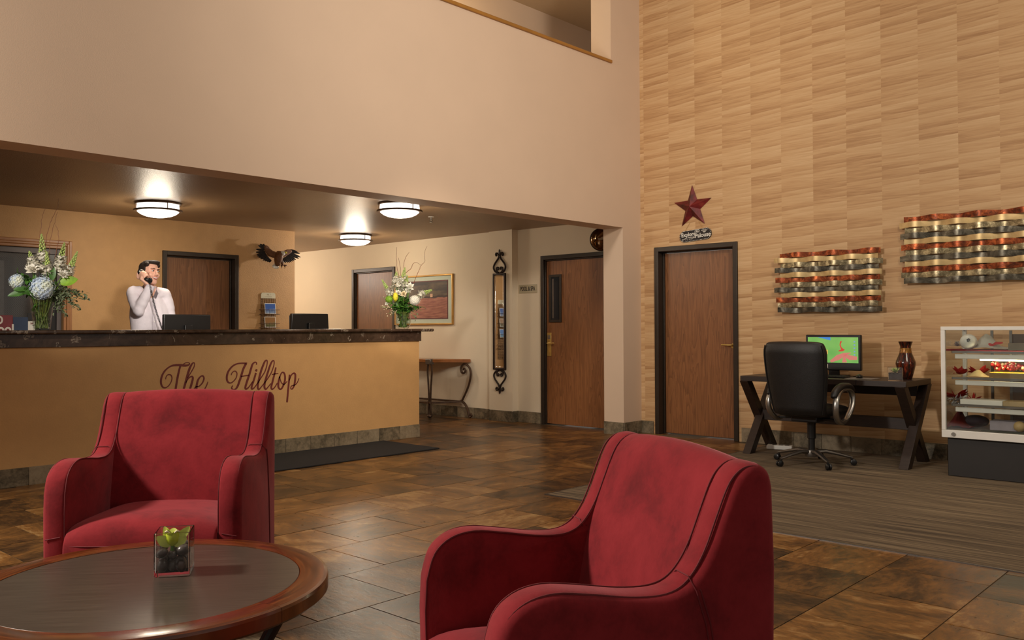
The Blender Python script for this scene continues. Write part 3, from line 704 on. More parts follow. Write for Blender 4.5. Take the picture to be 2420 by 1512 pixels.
for q in range(4):
    a = math.radians(-47.45+q*90+20); d = V((math.cos(a), math.sin(a), 0)); t_ = V((-d.y, d.x, 0)); b = nb()
    for s in (-1, 1):
        pts = catmull([d*.43+V((0, 0, TZ-.05))+t_*(.018*s), d*.40+V((0, 0, .33))+t_*(.016*s), d*.33+V((0, 0, .2))+t_*(.014*s), d*.30+V((0, 0, .1))+t_*(.014*s), d*.33+V((0, 0, .014))+t_*(.016*s)], 5)
        tube(b, pts, [.017]*len(pts), 8)
    O('leg', b, 'espresso', tb)
b = nb(); lathe(b, [(.285, .09), (.30, .09), (.30, .115), (.285, .115)], 48, caps=False)
O('stretcher_ring', b, 'espresso', tb)
# glass cube vase
vp = at(412, 1362, 'Z', TZ-.002); vp = vp+(V((vp.x, vp.y, 0)).normalized()*.05); vp.z = TZ-.0015
def cube_vase(name, label, loc, rz, w, h, m, th=.004, base=.012):
    r = thing(name, label, 'vase', loc, rz); b = nb(); a = w/2; i = a-th
    o = [b.verts.new((x, y, z)) for z in (0, h) for x, y in ((-a, -a), (a, -a), (a, a), (-a, a))]
    n = [b.verts.new((x, y, z)) for z in (base, h) for x, y in ((-i, -i), (i, -i), (i, i), (-i, i))]
    b.faces.new(o[0:4][::-1]); b.faces.new(n[0:4])
    for k in range(4):
        j = (k+1) % 4
        b.faces.new((o[k], o[j], o[4+j], o[4+k])); b.faces.new((n[j], n[k], n[4+k], n[4+j])); b.faces.new((o[4+k], o[4+j], n[4+j], n[4+k]))
    O('glass_body', b, m, r, bevel=.0015, seg=1, smooth=False)
    return r
VW, VH = .104, .132
VRZ = math.radians(-47.45+13)
cube_vase('glass_vase', 'square clear glass vase standing on the coffee table', vp, VRZ, VW, VH, 'glass')
vm = Matrix.Translation(vp) @ Matrix.Rotation(VRZ, 4, 'Z')
PG = [(-.03, -.032, .03, .020, .02), (.024, -.034, .034, .022, .026), (.0, -.03, .03, .014, .018), (-.034, .0, .034, .018, .022), (.034, .004, .034, .018, .022), (0, .004, .03, .022, .018), (-.025, .034, .034, .021, .022), (.025, .034, .036, .022, .022), (-.032, -.03, .068, .022, .014), (.03, -.028, .074, .023, .017), (.0, -.034, .062, .014, .012), (.002, .02, .066, .022, .014), (-.034, .026, .074, .016, .012), (.034, .028, .078, .017, .013), (-.006, -.01, .058, .014, .012)]
for k, (x, y, z, rx, rz_) in enumerate(PG):
    b = nb(); ell(b, (0, 0, 0), (rx, rx*RN.uniform(.75, .95), rz_), 12, 8)
    o = O('pebble', b, 'pebble', None, loc=vm @ V((x, y, z)), rot=(RN.uniform(-.4, .4), RN.uniform(-.4, .4), RN.uniform(0, 3)))
    tag(o, 'smooth dark river pebble inside the square glass vase on the coffee table', 'pebble', 'river pebbles in the square vase')
orc = thing('orchid_bloom', 'single lime green orchid bloom resting on pebbles in the square vase', 'flower', vm @ V((-.004, -.010, .078)), VRZ); orc.scale = (1.15, 1.1, 1.1)
b = nb(); tube(b, [(0, 0, -.012), (0, 0, .012)], .005, 8); O('stem', b, 'stem', orc)
for az, tilt, L, W in ((196, 36, .046, .030), (172, 66, .056, .024), (4, 48, .064, .026), (-14, 30, .040, .026), (95, 60, .048, .036)):
    a = math.radians(az); d = V((math.cos(a)*math.cos(math.radians(tilt))*.9, math.sin(a)*math.cos(math.radians(tilt))*.9, math.sin(math.radians(tilt))))
    b = nb(); leafq(b, d*.006+V((0, .006 if az == 95 else 0, .004)), d, V((0, -1, .2)), L, W, .10, 8); O('petal', b, 'orchid', orc, ang=3, sub=1)
b = nb(); NU = 20
rings = []
for j, (r, z) in enumerate([(.005, .006), (.014, .014), (.017, .026), (.0165, .037), (.014, .044)]):
    rings.append([b.verts.new((r*math.cos(2*PI*k/NU)*1.0, r*math.sin(2*PI*k/NU)*.9, z+(.004*math.sin(k*2.9)*j/4 if j > 2 else 0)+(.006*(math.cos(2*PI*k/NU*2)) if j > 2 else 0))) for k in range(NU)])
for a_, c_ in zip(rings, rings[1:]):
    for k in range(NU): b.faces.new((a_[k], a_[(k+1) % NU], c_[(k+1) % NU], c_[k]))
O('lip', b, 'orchid_lip', orc, ang=3)
b = nb()
for s in (-1, 1):
    rr = catmull([(s*.006, -.010, .042), (s*.012, -.012, .049), (s*.017, -.008, .046), (s*.014, .0, .043)], 4); tube(b, rr, .0025, 6)
O('frill', b, 'pet_cream', orc)
# ------------------------------------------------------------------ ceiling lights over the counter
def ceiling_light(label, x, y, e):
    r = thing('ceiling_light', label, 'lamp', (x, y, ZC), 0, 'flush ceiling lights')
    b = nb(); lathe(b, [(.05, 0), (.215, 0), (.218, -.012), (.215, -.022), (.05, -.022)], 40, caps=False); O('canopy', b, 'fixture', r)
    b = nb(); lathe(b, [(.196, -.022), (.200, -.075)], 40, caps=False); O('glass_band', b, 'lamp_glass', r)
    b = nb(); lathe(b, [(.196, -.072), (.228, -.072), (.233, -.080), (.228, -.090), (.196, -.090)], 40, caps=False)
    O('ring', b, 'fixture', r)
    b = nb(); lathe(b, [(.2, -.084), (.19, -.096), (.165, -.115), (.125, -.132), (.07, -.143), (.0005, -.147)], 40, caps=False); O('glass_bowl', b, 'lamp_glass', r)
    for k in range(3):
        a = k*2*PI/3+.5; b = nb(); box(b, -.004, .004, -.004, .004, -.075, -.02, Matrix.Translation((.207*math.cos(a), .207*math.sin(a), 0))); O('post', b, 'fixture', r)
    lamp('lamp_bulb', 'POINT', (x, y, ZC-.24), None, e, (1, .86, .66), .12)
ceiling_light('flush ceiling light over the counter, nearest the clerk', 4.05, 8.5, 17)
ceiling_light('flush ceiling light closest to the edge of the lowered ceiling', 5.74, 6.80, 20)
ceiling_light('smallest looking flush ceiling light, in front of the hallway door', 7.25, 9.5, 26)
p = at(1019, 512, 'Z', ZC)
sp = thing('sprinkler_head', 'small chrome sprinkler head on the lowered ceiling', 'sprinkler', p)
b = nb(); lathe(b, [(.0005, 0), (.035, 0), (.033, -.006), (.0005, -.006)], 20, caps=False); O('escutcheon', b, 'metal_white', sp)
b = nb(); lathe(b, [(.008, -.006), (.008, -.03), (.014, -.034), (.014, -.038)], 12); tube(b, [(-.012, 0, -.03), (-.018, 0, -.045), (0, 0, -.062), (.018, 0, -.045), (.012, 0, -.03)], .0035, 6); O('sprinkler_frame', b, 'steel', sp)
b = nb(); lathe(b, [(.02, -.064), (.02, -.067)], 16); O('deflector', b, 'steel', sp)

# ------------------------------------------------------------------ long wall: star, plaque, woven metal art
st = thing('wall_star', 'dark red five-pointed metal star hung above the door', 'star', (XR-.003, 5.03, 2.517), WR)
b = nb(); ctr = b.verts.new((0, -.075, 0)); pv = []
for k in range(10):
    a = PI/2+k*PI/5+.02; r = .245 if k % 2 == 0 else .098; pv.append(b.verts.new((r*math.cos(a), -.004, r*math.sin(a))))
for k in range(10): b.faces.new((pv[k], pv[(k+1) % 10], ctr))
b.faces.new(pv); O('star_body', b, 'star', st, smooth=False)
pq = thing('hanging_plaque', 'small black chalkboard plaque hung from the red star', 'plaque', (XR-.004, 4.995, 2.208), 0, rot=(0, math.radians(3.0), 0))
pq.rotation_euler = (Matrix.Rotation(WR, 4, 'Z') @ Matrix.Rotation(math.radians(-4.0), 4, 'Y')).to_euler()
pw, ph, cc = .195, .060, .04
out = [(-pw+cc, -ph), (pw-cc, -ph), (pw-.012, -ph+.022), (pw, -ph+cc), (pw, ph-cc), (pw-.012, ph-.022), (pw-cc, ph), (-pw+cc, ph), (-pw+.012, ph-.022), (-pw, ph-cc), (-pw, -ph+cc), (-pw+.012, -ph+.022)]
b = nb(); prism(b, out, 'y', -.012, 0); O('board', b, plain('chalkboard', C(34, 27, 24), .7, var=.2), pq)
b = nb(); n = len(out)
for i in range(n):
    a, c = V(out[i]), V(out[(i+1) % n]); L = (c-a).length; m_ = max(1, int(L/.017))
    for k in range(m_): q = a.lerp(c, (k+.5)/m_); ell(b, (q.x*.985, -.0125, q.y*.975), .0042, 6, 4)
tag(O('bead_border', b, 'chalk', pq), kind='stuff')
text('lettering', 'Explore', .062, 'chalk', pq, (-.085, -.0130, .016), xs=.92, bold=.0012)
text('lettering', 'Palouse', .066, 'chalk', pq, (.092, -.0130, -.012), xs=.95, bold=.0012)
text('lettering', 'the', .026, 'chalk', pq, (.027, -.0130, .040), bold=.0008)
b = nb(); pts = [(.027+.03*math.cos(t*PI/9), .040+.016*math.sin(t*PI/9)) for t in range(19)]; ribbon(b, pts, .003, .001)
ribbon(b, [(p.x, p.y) for p in catmull([V((-.155, -.030)), V((-.10, -.016)), V((-.05, -.014)), V((-.02, -.020))], 5)] if False else [(-.155, -.032), (-.12, -.021), (-.08, -.0155), (-.045, -.0165), (-.015, -.022)], .005, .001)
ribbon(b, [(-.022, -.010), (-.004, -.024), (-.026, -.030)], .005, .001); ribbon(b, [(-.155, -.032), (-.168, -.024)], .004, .001); ribbon(b, [(-.155, -.032), (-.162, -.046)], .004, .001)
for x, z in ((-.12, -.036), (-.10, -.038), (-.075, -.034), (-.055, -.035), (-.04, -.033)): ribbon(b, [(x-.006, z+.004), (x, z-.006), (x+.006, z+.004)], .003, .001)
for k, dx in enumerate((-.032, -.017, -.002, .016, .032)):
    x0 = .115; ribbon(b, [(x0+dx*.25, .014), (x0+dx*.6, .030), (x0+dx, .044-abs(dx)*.2)], .003, .001)
    ribbon(b, [(x0+dx-.003, .045-abs(dx)*.2), (x0+dx+.003, .049-abs(dx)*.2)], .008, .001)
O('chalk_drawing', b, 'chalk', pq, loc=(0, -.0122, 0))
for xa, xb in ((-.13, -.06), (.10, .05)): b = nb(); tube(b, [(xa, -.004, ph), (xb, -.004, ph+.085)], .0016, 5); O('hanging_wire', b, 'brass', pq)

def woven_art(label, y0, y1, zt, zb, rows, shine):
    "woven metal slats, local x runs to the viewer's right"
    w = y0-y1; r = thing('woven_wall_art', label, 'wall art', (XR-.002, (y0+y1)/2, (zt+zb)/2), WR, 'woven metal wall art'); h = zt-zb; n = len(rows); sh = h/n
    for i, (mt, xa, xb) in enumerate(rows):
        x0, x1 = -w/2+xa*w, -w/2+xb*w; z = h/2-(i+.5)*sh; NN = 72; ph_ = PI*(i % 2); lam = shine[0]
        b = nb(); prev = None
        for k in range(NN+1):
            x = x0+(x1-x0)*k/NN; y = -.062-.022*math.sin(2*PI*x/lam+ph_+shine[1]); zz = z+.004*math.sin(2*PI*x/lam+ph_+shine[1])
            hh = sh*.50
            cur = [b.verts.new((x, y, zz-hh)), b.verts.new((x, y-.0008, zz)), b.verts.new((x, y, zz+hh)), b.verts.new((x, y+.0035, zz+hh)), b.verts.new((x, y+.0035, zz-hh))]
            if prev:
                for q in range(5): b.faces.new((prev[q], prev[(q+1) % 5], cur[(q+1) % 5], cur[q]))
            else: b.faces.new(cur)
            prev = cur
        b.faces.new(prev[::-1]); O('slat', b, mt, r, ang=.9)
    for x in (-w*.38, 0, w*.38):
        b = nb(); box(b, x-.012, x+.012, -.034, 0, -h/2+.02, h/2-.02); O('hanging_rail', b, 'black', r)
    return r
K = ['slat_copper', 'slat_gold', 'slat_pewter', 'slat_dark', 'slat_gold', 'slat_copper', 'slat_pewter', 'slat_dark', 'slat_gold', 'slat_copper', 'slat_pewter', 'slat_dark']
EX = [(203, 1103), (163, 1083), (215, 1125), (175, 1095), (215, 1120), (188, 1108), (230, 1128), (180, 1098), (230, 1125), (205, 1122), (208, 1105), (225, 1140)]
rows = []
for i, (m_, (a, c)) in enumerate(zip(K, EX)):
    t_ = i/11; lo, hi = 190+30*t_, 1103+25*t_; rows.append((m_, (a-lo)/(hi-lo), (c-lo)/(hi-lo)))
woven_art('small woven metal wall art with copper and gold slats above the desk', 4.02, 3.0, 1.942, 1.345, rows, (.36, .6))
rows = [(m_, xa*.72, 1+(xb-1)*.72) for m_, xa, xb in rows]
woven_art('large woven metal wall art with gold and copper slats above the display case', 2.80, 1.45, 2.205, 1.592, rows, (.36, 2.0))
# ------------------------------------------------------------------ column mirror, sign, framed picture, convex mirror
mr = thing('wall_mirror', 'tall narrow mirror with wrought iron scroll finials on the white column', 'mirror', (XCOL-.002, 7.778, 1.285), WR)
hw, hz = .108, .622; b = nb()
for s in (-1, 1):
    box(b, min(s*hw, s*(hw-.022)), max(s*hw, s*(hw-.022)), -.03, 0, -hz, hz); box(b, -hw+.022, hw-.022, -.03, 0, min(s*hz, s*(hz-.022)), max(s*hz, s*(hz-.022)))
O('mirror_frame', b, 'iron_dark', mr, bevel=.004)
b = nb()
for s in (-1, 1):
    box(b, min(s*(hw-.022), s*(hw-.040)), max(s*(hw-.022), s*(hw-.040)), -.02, 0, -hz+.022, hz-.022); box(b, -hw+.04, hw-.04, -.02, 0, min(s*(hz-.022), s*(hz-.04)), max(s*(hz-.022), s*(hz-.04)))
O('mirror_bevel', b, 'mirror', mr, bevel=.004)
b = nb(); box(b, -hw+.04, hw-.04, -.016, 0, -hz+.04, hz-.04); O('mirror_glass', b, 'mirror', mr)
def scroll(b, s, f):
    Q = [(.012, .005), (.045, .010), (.085, .035), (.105, .075), (.09, .118), (.052, .160), (.020, .195), (.008, .228)]
    tube(b, catmull([V((s*x, -.012, f*(hz+z))) for x, z in Q], 4), .0115, 6)
    C_ = [(.012, .008), (.032, .020), (.045, .045), (.038, .072), (.018, .078), (.010, .060), (.020, .048)]
    tube(b, catmull([V((s*(x+.008), -.012, f*(hz+z))) for x, z in C_], 4), .0105, 6)
    tube(b, catmull([V((0, -.012, f*(hz+.225))), V((s*.022, -.012, f*(hz+.252))), V((s*.050, -.012, f*(hz+.262))), V((s*.062, -.012, f*(hz+.245))), V((s*.05, -.012, f*(hz+.228)))], 4), [.012]*8+[.014]*9, 6)
for f in (1, -1):
    b = nb(); scroll(b, 1, f); scroll(b, -1, f); ell(b, (0, -.012, f*(hz+.272)), (.016, .008, .04), 10, 8); O('finial', b, 'iron_dark', mr)
sg = thing('pool_sign', 'small tan sign reading POOL & SPA beside the pool door', 'sign', (XPOOL-.001, 7.395, 1.697), WR)
b = nb(); box(b, -.152, .152, -.008, 0, -.054, .054); O('sign_plate', b, 'sign_tan', sg, bevel=.003)
text('lettering', 'POOL & SPA', .076, 'ink', sg, (0, -.0085, 0), xs=.60, bold=.0022)
# picture: plane x = XPIC, outline from 945..1074 px
pa, pb = at(936, 700, 'X', XPIC), at(1073, 700, 'X', XPIC)
pz1, pz0 = at(1073, 646, 'X', XPIC).z, at(1073, 767, 'X', XPIC).z
pc = thing('framed_picture', 'gilt framed picture of ploughed fields under a dark sky, behind the flowers', 'picture', (XPIC-.001, (pa.y+pb.y)/2, (pz0+pz1)/2), WR)
w2, h2 = abs(pa.y-pb.y)/2, (pz1-pz0)/2; b = nb()
for s in (-1, 1):
    box(b, min(s*w2, s*(w2-.022)), max(s*w2, s*(w2-.022)), -.03, 0, -h2, h2); box(b, -w2+.022, w2-.022, -.03, 0, min(s*h2, s*(h2-.022)), max(s*h2, s*(h2-.022)))
O('picture_frame', b, 'gold_frame', pc, bevel=.005)
b = nb(); box(b, -w2+.022, w2-.022, -.014, -.004, -h2+.022, h2-.022); O('mat_board', b, plain('pale_green_mat', C(192, 200, 182), .8, var=.02), pc)
t = NT('field_print'); p = t.xyz(t.objco()); iw, ih = w2-.115, h2-.095
u = t.m('DIVIDE', p[0], iw); v = t.m('DIVIDE', p[2], ih)
hor = t.m('ADD', .12, t.m('MULTIPLY', t.m('SUBTRACT', t.noise(t.vec(t.m('MULTIPLY', u, 1.2), 0, 0), 1, 2), .5), .5))
sky = t.ramp(t.m('ADD', t.m('MULTIPLY', t.noise(t.vec(t.m('MULTIPLY', u, 1.6), 0, t.m('MULTIPLY', v, 3)), 1.0, 4), .7), t.m('MULTIPLY', v, -.18)), [(.18, C(52, 44, 44)), (.36, C(104, 88, 66)), (.5, C(196, 172, 122))])
fur = t.m('FRACT', t.m('MULTIPLY', t.m('ADD', v, t.m('MULTIPLY', t.m('MULTIPLY', u, u), .16)), 11))
fld = t.ramp(t.m('ADD', t.m('MULTIPLY', fur, .3), t.noise(t.vec(t.m('MULTIPLY', u, 3), 0, t.m('MULTIPLY', v, 9)), 1, 3)), [(.3, C(104, 58, 54)), (.6, C(146, 88, 76)), (.9, C(176, 122, 100))])
tr = t.m('MULTIPLY', t.m('LESS_THAN', t.m('ABSOLUTE', t.m('SUBTRACT', v, t.m('ADD', hor, t.m('MULTIPLY', t.noise(t.vec(t.m('MULTIPLY', u, 9), 0, 0), 1, 3), .10)))), .055), t.m('GREATER_THAN', u, -.1))
t.base(t.mix(tr, t.mix(t.m('GREATER_THAN', v, hor), fld, sky), C(58, 40, 38))); t.set(rough=.35)
b = nb(); box(b, -iw-.014, iw+.014, -.0165, -.0141, -ih-.014, ih+.014); O('print_border', b, plain('plum_liner', C(104, 62, 60), .7), pc)
b = nb(); box(b, -iw, iw, -.0185, -.0166, -ih, ih); O('print', b, t.mat, pc)
ptm = plain('pale_tower', C(206, 168, 140), .8)
for q in ((-.05, -.03, .16, .38), (-.03, .03, .16, .28), (.15, .2, .14, .33)): b = nb(); box(b, q[0], q[1], -.0192, -.0186, ih*q[2], ih*q[3]); O('printed_tower', b, ptm, pc)
cp = at(1421, 566, 'X', 8.19)
cm = thing('convex_mirror', 'round bronze convex mirror up in the corner, half hidden by the pillar', 'mirror', (cp.x, cp.y, cp.z), 0, rot=(PI/2+.15, 0, math.radians(-62)))
b = nb(); lathe(b, [(.132, -.01), (.134, .01), (.124, .016)], 40, caps=False); O('rim', b, 'iron_dark', cm)
b = nb(); lathe(b, [(.130, .0), (.117, .030), (.088, .055), (.05, .068), (.0005, .072)], 40, caps=False); lathe(b, [(.130, 0), (.0005, 0)], 40, caps=False)
O('mirror_face', b, plain('bronze_mirror', C(120, 92, 66), .06, 1.0, var=.02), cm)
b = nb(); tube(b, [(0, 0, -.005), (0, .0, -.10), (0, .04, -.16)], .012, 8); O('bracket', b, 'iron_dark', cm)
# ------------------------------------------------------------------ things on the tan back wall
TN = YB-.002
brx = 6.075
br = thing('card_rack', 'wire postcard rack with a cream header on the tan wall', 'rack', (brx, TN, 1.2), 0)
b = nb(); prism(b, [(-.102, .385), (.102, .385), (.102, .435), (.09, .452), (.075, .456), (-.075, .456), (-.09, .452), (-.102, .435)], 'y', -.012, -.004); O('header', b, plain('cream_header', C(206, 198, 170), .6), br)
b = nb(); ell(b, (0, -.012, .434), (.016, .0015, .011), 14, 6); ribbon(b, [(-.035, .43), (-.026, .44)], .004, .0125); ribbon(b, [(.026, .44), (.035, .43)], .004, .0125); ribbon(b, [(-.05, .406), (-.005, .409), (.052, .405)], .006, .0125); O('header_print', b, 'sign_tan', br)
b = nb()
for k in range(9): x = -.1+.025*k; tube(b, [(x, -.008, -.5), (x, -.008, .39)], .0022 if k % 8 else .004, 5)
for k in range(36): z = -.5+.0255*k; tube(b, [(-.1, -.010, z), (.1, -.010, z)], .002, 5)
O('wire_grid', b, 'iron', br)
for z in (.185, .015, -.155, -.325):
    b = nb()
    for dz in (0, .055): tube(b, [(-.10, -.010, z+dz), (-.135, -.02, z+dz), (-.135, -.06, z+dz), (.10, -.065, z+dz), (.135, -.06, z+dz), (.135, -.02, z+dz), (.10, -.01, z+dz)], .0032, 6)
    for k in range(6): x = -.09+.036*k; tube(b, [(x, -.012, z), (x, -.064, z), (x, -.064, z+.055)], .002, 5)
    O('pocket', b, 'iron', br)
def printed(name, kind):
    t = NT(name); p = t.xyz(t.objco()); n = t.noise(t.objco(), 26, 4); f = t.m('ADD', t.m('MULTIPLY', p[2], 4.5), t.m('MULTIPLY', n, .6))
    t.base(t.ramp(f, {'sky': [(.05, C(70, 66, 60)), (.2, C(196, 190, 186)), (.34, C(150, 178, 214)), (.6, C(70, 104, 176))], 'field': [(.1, C(36, 34, 26)), (.3, C(90, 92, 52)), (.45, C(120, 116, 84)), (.6, C(150, 110, 70))], 'blue': [(.1, C(90, 140, 170)), (.4, C(120, 170, 206)), (.6, C(70, 120, 190))]}[kind])); t.set(rough=.15, coat=.4)
    return t.mat
for z, kd, lb in ((.185, 'sky', 'postcard of a white building under blue sky, uppermost in the wire rack'), (.015, 'field', 'glossy dark green postcard in the middle of the wire rack'), (-.155, 'blue', 'blue postcard just above the counter edge in the wire rack')):
    r = thing('postcard', lb, 'postcard', (brx+.012, TN-.045, 1.2+z+.004), 0, 'postcards in the wire rack', rot=(math.radians(-6), 0, 0))
    b = nb(); box(b, -.078, .078, 0, .002, 0, .135); O('card', b, 'paper', r)
    b = nb(); box(b, -.071, .071, -.0012, 0, .007, .128); O('print', b, printed('print_'+kd, kd), r)
# eagle wall sculpture
eg = thing('eagle_sculpture', 'painted bald eagle with spread wings mounted on the tan wall', 'sculpture', (6.12, TN-.10, 2.095), 0)
SCE = .00495/1.0   # metres per zoom pixel of the tracing
def E(x, y): return ((x-1200)*.000331*1.03, (720-y)*.000331*1.03)
def blade(b, pts, y0, y1, th=.008):
    P = [E(*p) for p in pts]; n = len(P); A = []; B = []
    x0, x1 = P[0][0], P[-1][0]
    for (x, z) in P:
        t_ = min(1, abs(x)/.37); yy = y0+(y1-y0)*t_; A.append(b.verts.new((x, yy-th/2, z))); B.append(b.verts.new((x, yy+th/2, z)))
    b.faces.new(A); b.faces.new(B[::-1])
    for i in range(n): b.faces.new((A[i], B[i], B[(i+1) % n], A[(i+1) % n]))
def feather(b, p, q, w, y0, y1):
    P, Q = V(E(*p)), V(E(*q)); d = Q-P; s = V((-d.y, d.x)).normalized()*w*.000341; n = 6; pv = None
    for i in range(n+1):
        t_ = i/n; c = P+d*t_+s*(.35*math.sin(PI*t_)); ww = math.sin(PI*min(.97, .18+.80*t_))**.6
        yy = y0+(y1-y0)*t_; cur = [b.verts.new((c.x-s.x*ww, yy, c.y-s.y*ww)), b.verts.new((c.x, yy-.006, c.y)), b.verts.new((c.x+s.x*ww, yy, c.y+s.y*ww)), b.verts.new((c.x, yy+.004, c.y))]
        if pv:
            for k in range(4): b.faces.new((pv[k], pv[(k+1) % 4], cur[(k+1) % 4], cur[k]))
        else: b.faces.new(cur)
        pv = cur
    b.faces.new(pv[::-1])
b = nb()
for p, q in (((700, 330), (555, 260)), ((690, 400), (490, 300)), ((700, 450), (395, 455)), ((720, 520), (390, 560)), ((740, 560), (425, 650)), ((760, 600), (450, 700)), ((790, 640), (500, 745)), ((820, 680), (580, 790)), ((860, 720), (680, 840)), ((900, 750), (770, 870)), ((930, 780), (860, 890)), ((960, 800), (940, 905)), ((720, 330), (712, 240))): feather(b, p, q, 46, -.02, .0)
O('wing_feathers', b, 'feather_dark', eg)
b = nb()
for p, q in (((1700, 420), (2035, 470)), ((1720, 480), (2140, 520)), ((1700, 540), (2170, 655)), ((1680, 580), (2085, 705)), ((1650, 610), (1960, 765)), ((1620, 640), (1890, 795)), ((1590, 660), (1830, 830)), ((1560, 680), (1770, 865)), ((1520, 700), (1700, 880)), ((1480, 720), (1620, 885)), ((1450, 740), (1530, 905)), ((1420, 760), (1430, 920)), ((1390, 770), (1380, 900))): feather(b, p, q, 46, -.03, -.06)
O('wing_feathers', b, 'feather_dark', eg)
for pts, sgn in (([(1120, 520), (980, 480), (870, 400), (800, 320), (720, 290), (680, 330), (670, 420), (700, 520), (780, 620), (880, 690), (1000, 740), (1100, 740)], 0), ([(1330, 540), (1450, 470), (1600, 400), (1740, 395), (1800, 430), (1790, 490), (1700, 560), (1560, 640), (1450, 700), (1330, 720)], 1)):
    b = nb(); blade(b, pts, -.05, -.03 if not sgn else -.055, .026); O('wing', b, 'feather_brown', eg, bevel=.008)
b = nb(); ctl = [(1240, 500, 120), (1220, 600, 185), (1195, 720, 205), (1170, 850, 175), (1140, 960, 120), (1120, 1040, 60)]
tube(b, catmull([V((E(x, y)[0], -.075, E(x, y)[1])) for x, y, r in ctl], 3), [v for i in range(5) for v in [(ctl[i][2]*(1-k/3)+ctl[i+1][2]*k/3)*.000341 for k in range(3)]]+[60*.000341], 14, .7); O('body', b, 'feather_brown', eg)
for x, y, x2, y2 in ((1110, 880, 1200, 1020), (1290, 860, 1330, 990)):
    b = nb(); tube(b, [(E(x, y)[0], -.085, E(x, y)[1]), (E(x2, y2)[0], -.10, E(x2, y2)[1])], [.026, .012], 10); O('thigh', b, 'feather_brown', eg)
b = nb()
for cx_, cy_ in ((1245, 1000), (1380, 1000)):
    for dx, dy in ((-20, 60), (0, 110), (60, 20), (110, 10)):
        a = E(cx_, cy_); c = E(cx_+dx, cy_+dy); tube(b, [(a[0], -.10, a[1]), ((a[0]+c[0])/2, -.125, (a[1]+c[1])/2), (c[0], -.115, c[1]-.006)], [.007, .006, .002], 6)
O('talons', b, plain('dark_talon', C(92, 54, 30), .4), eg)
b = nb()
for k in range(9): a = -2.55+.21*k; feather(b, (1110, 950), (1110+190*math.cos(-a)*1.0, 950-200*math.sin(a)), 36, -.05, -.06)
O('tail', b, 'feather_white', eg)
b = nb(); hx, hz_ = E(1290, 570); ell(b, (hx, -.115, hz_), (.032, .034, .031), 14, 10); ell(b, (hx-.012, -.10, hz_-.02), (.03, .03, .026), 12, 8); O('head', b, 'feather_white', eg)
b = nb(); bx_, bz_ = E(1385, 545); tube(b, [(hx+.018, -.132, hz_+.006), (bx_-.004, -.145, bz_), (bx_+.006, -.148, bz_-.004), (bx_+.010, -.146, bz_-.016)], [.012, .010, .007, .002], 8); O('beak', b, 'pet_yellow', eg)
b = nb(); ell(b, (hx+.016, -.143, hz_+.006), .0045, 8, 6); O('eye', b, 'black', eg)
b = nb(); box(b, -.012, .012, -.06, .0, .02, .05); O('wall_mount', b, 'black', eg, loc=(0, .1, 0))
# things behind the wired window
WY = 11.29
nbd = thing('notice_board', 'brown framed pale notice board on the office wall behind wired glass', 'board', (2.95, WY, 1.5)); b = nb()
for s in (-1, 1):
    box(b, min(s*.62, s*.58), max(s*.62, s*.58), -.03, 0, -.55, .55); box(b, -.58, .58, -.03, 0, min(s*.55, s*.51), max(s*.55, s*.51))
O('board_frame', b, plain('brown_frame', C(74, 52, 34), .5), nbd); b = nb(); box(b, -.58, .58, -.012, 0, -.51, .51); O('board_panel', b, plain('grey_board', C(176, 170, 166), .8), nbd)
b = nb(); box(b, -.35, .4, -.016, -.0125, -.40, .08); O('blue_border', b, plain('blue_sheet', C(92, 110, 140), .8), nbd); b = nb(); box(b, -.31, .36, -.0185, -.0165, -.36, .03); O('sheet', b, plain('grey_sheet', C(170, 166, 164), .8), nbd)
def window_sign(label, px0, px1, py0, py1, m, name='window_sign'):
    a, c = at(px0, py0, 'Y', YB+.066), at(px1, py1, 'Y', YB+.066); r = thing(name, label, 'sign', ((a.x+c.x)/2, YB+.066, (a.z+c.z)/2))
    b = nb(); box(b, -(c.x-a.x)/2, (c.x-a.x)/2, 0, .003, -(a.z-c.z)/2, (a.z-c.z)/2); O('sign_sheet', b, m, r); return r, (c.x-a.x)/2, (a.z-c.z)/2
r, sw, sh_ = window_sign('dark red sign with white letters in the lower window corner', -42, 30, 744, 800, plain('dark_red_sign', C(116, 18, 28), .5))
text('lettering', 'O', .115, 'chalk', r, (.012, -.001, .065), bold=.004, xs=.8); text('lettering', 'ool', .13, 'chalk', r, (.075, -.001, -.025), bold=.004, xs=.9)
r, sw, sh_ = window_sign('blue printed sheet in the window beside the red sign', 31, 66, 749, 800, plain('navy_sheet', C(34, 54, 84), .6))
r, sw, sh_ = window_sign('small white notice with one dark letter in the window, left of the vase', 66, 82, 759, 800, 'paper')
text('lettering', 'W', .03, 'maroon', r, (sw*.15, -.001, sh_*.72), bold=.001)
r, sw, sh_ = window_sign('small black card above the white notice in the window', 66, 78, 739, 755, 'black')
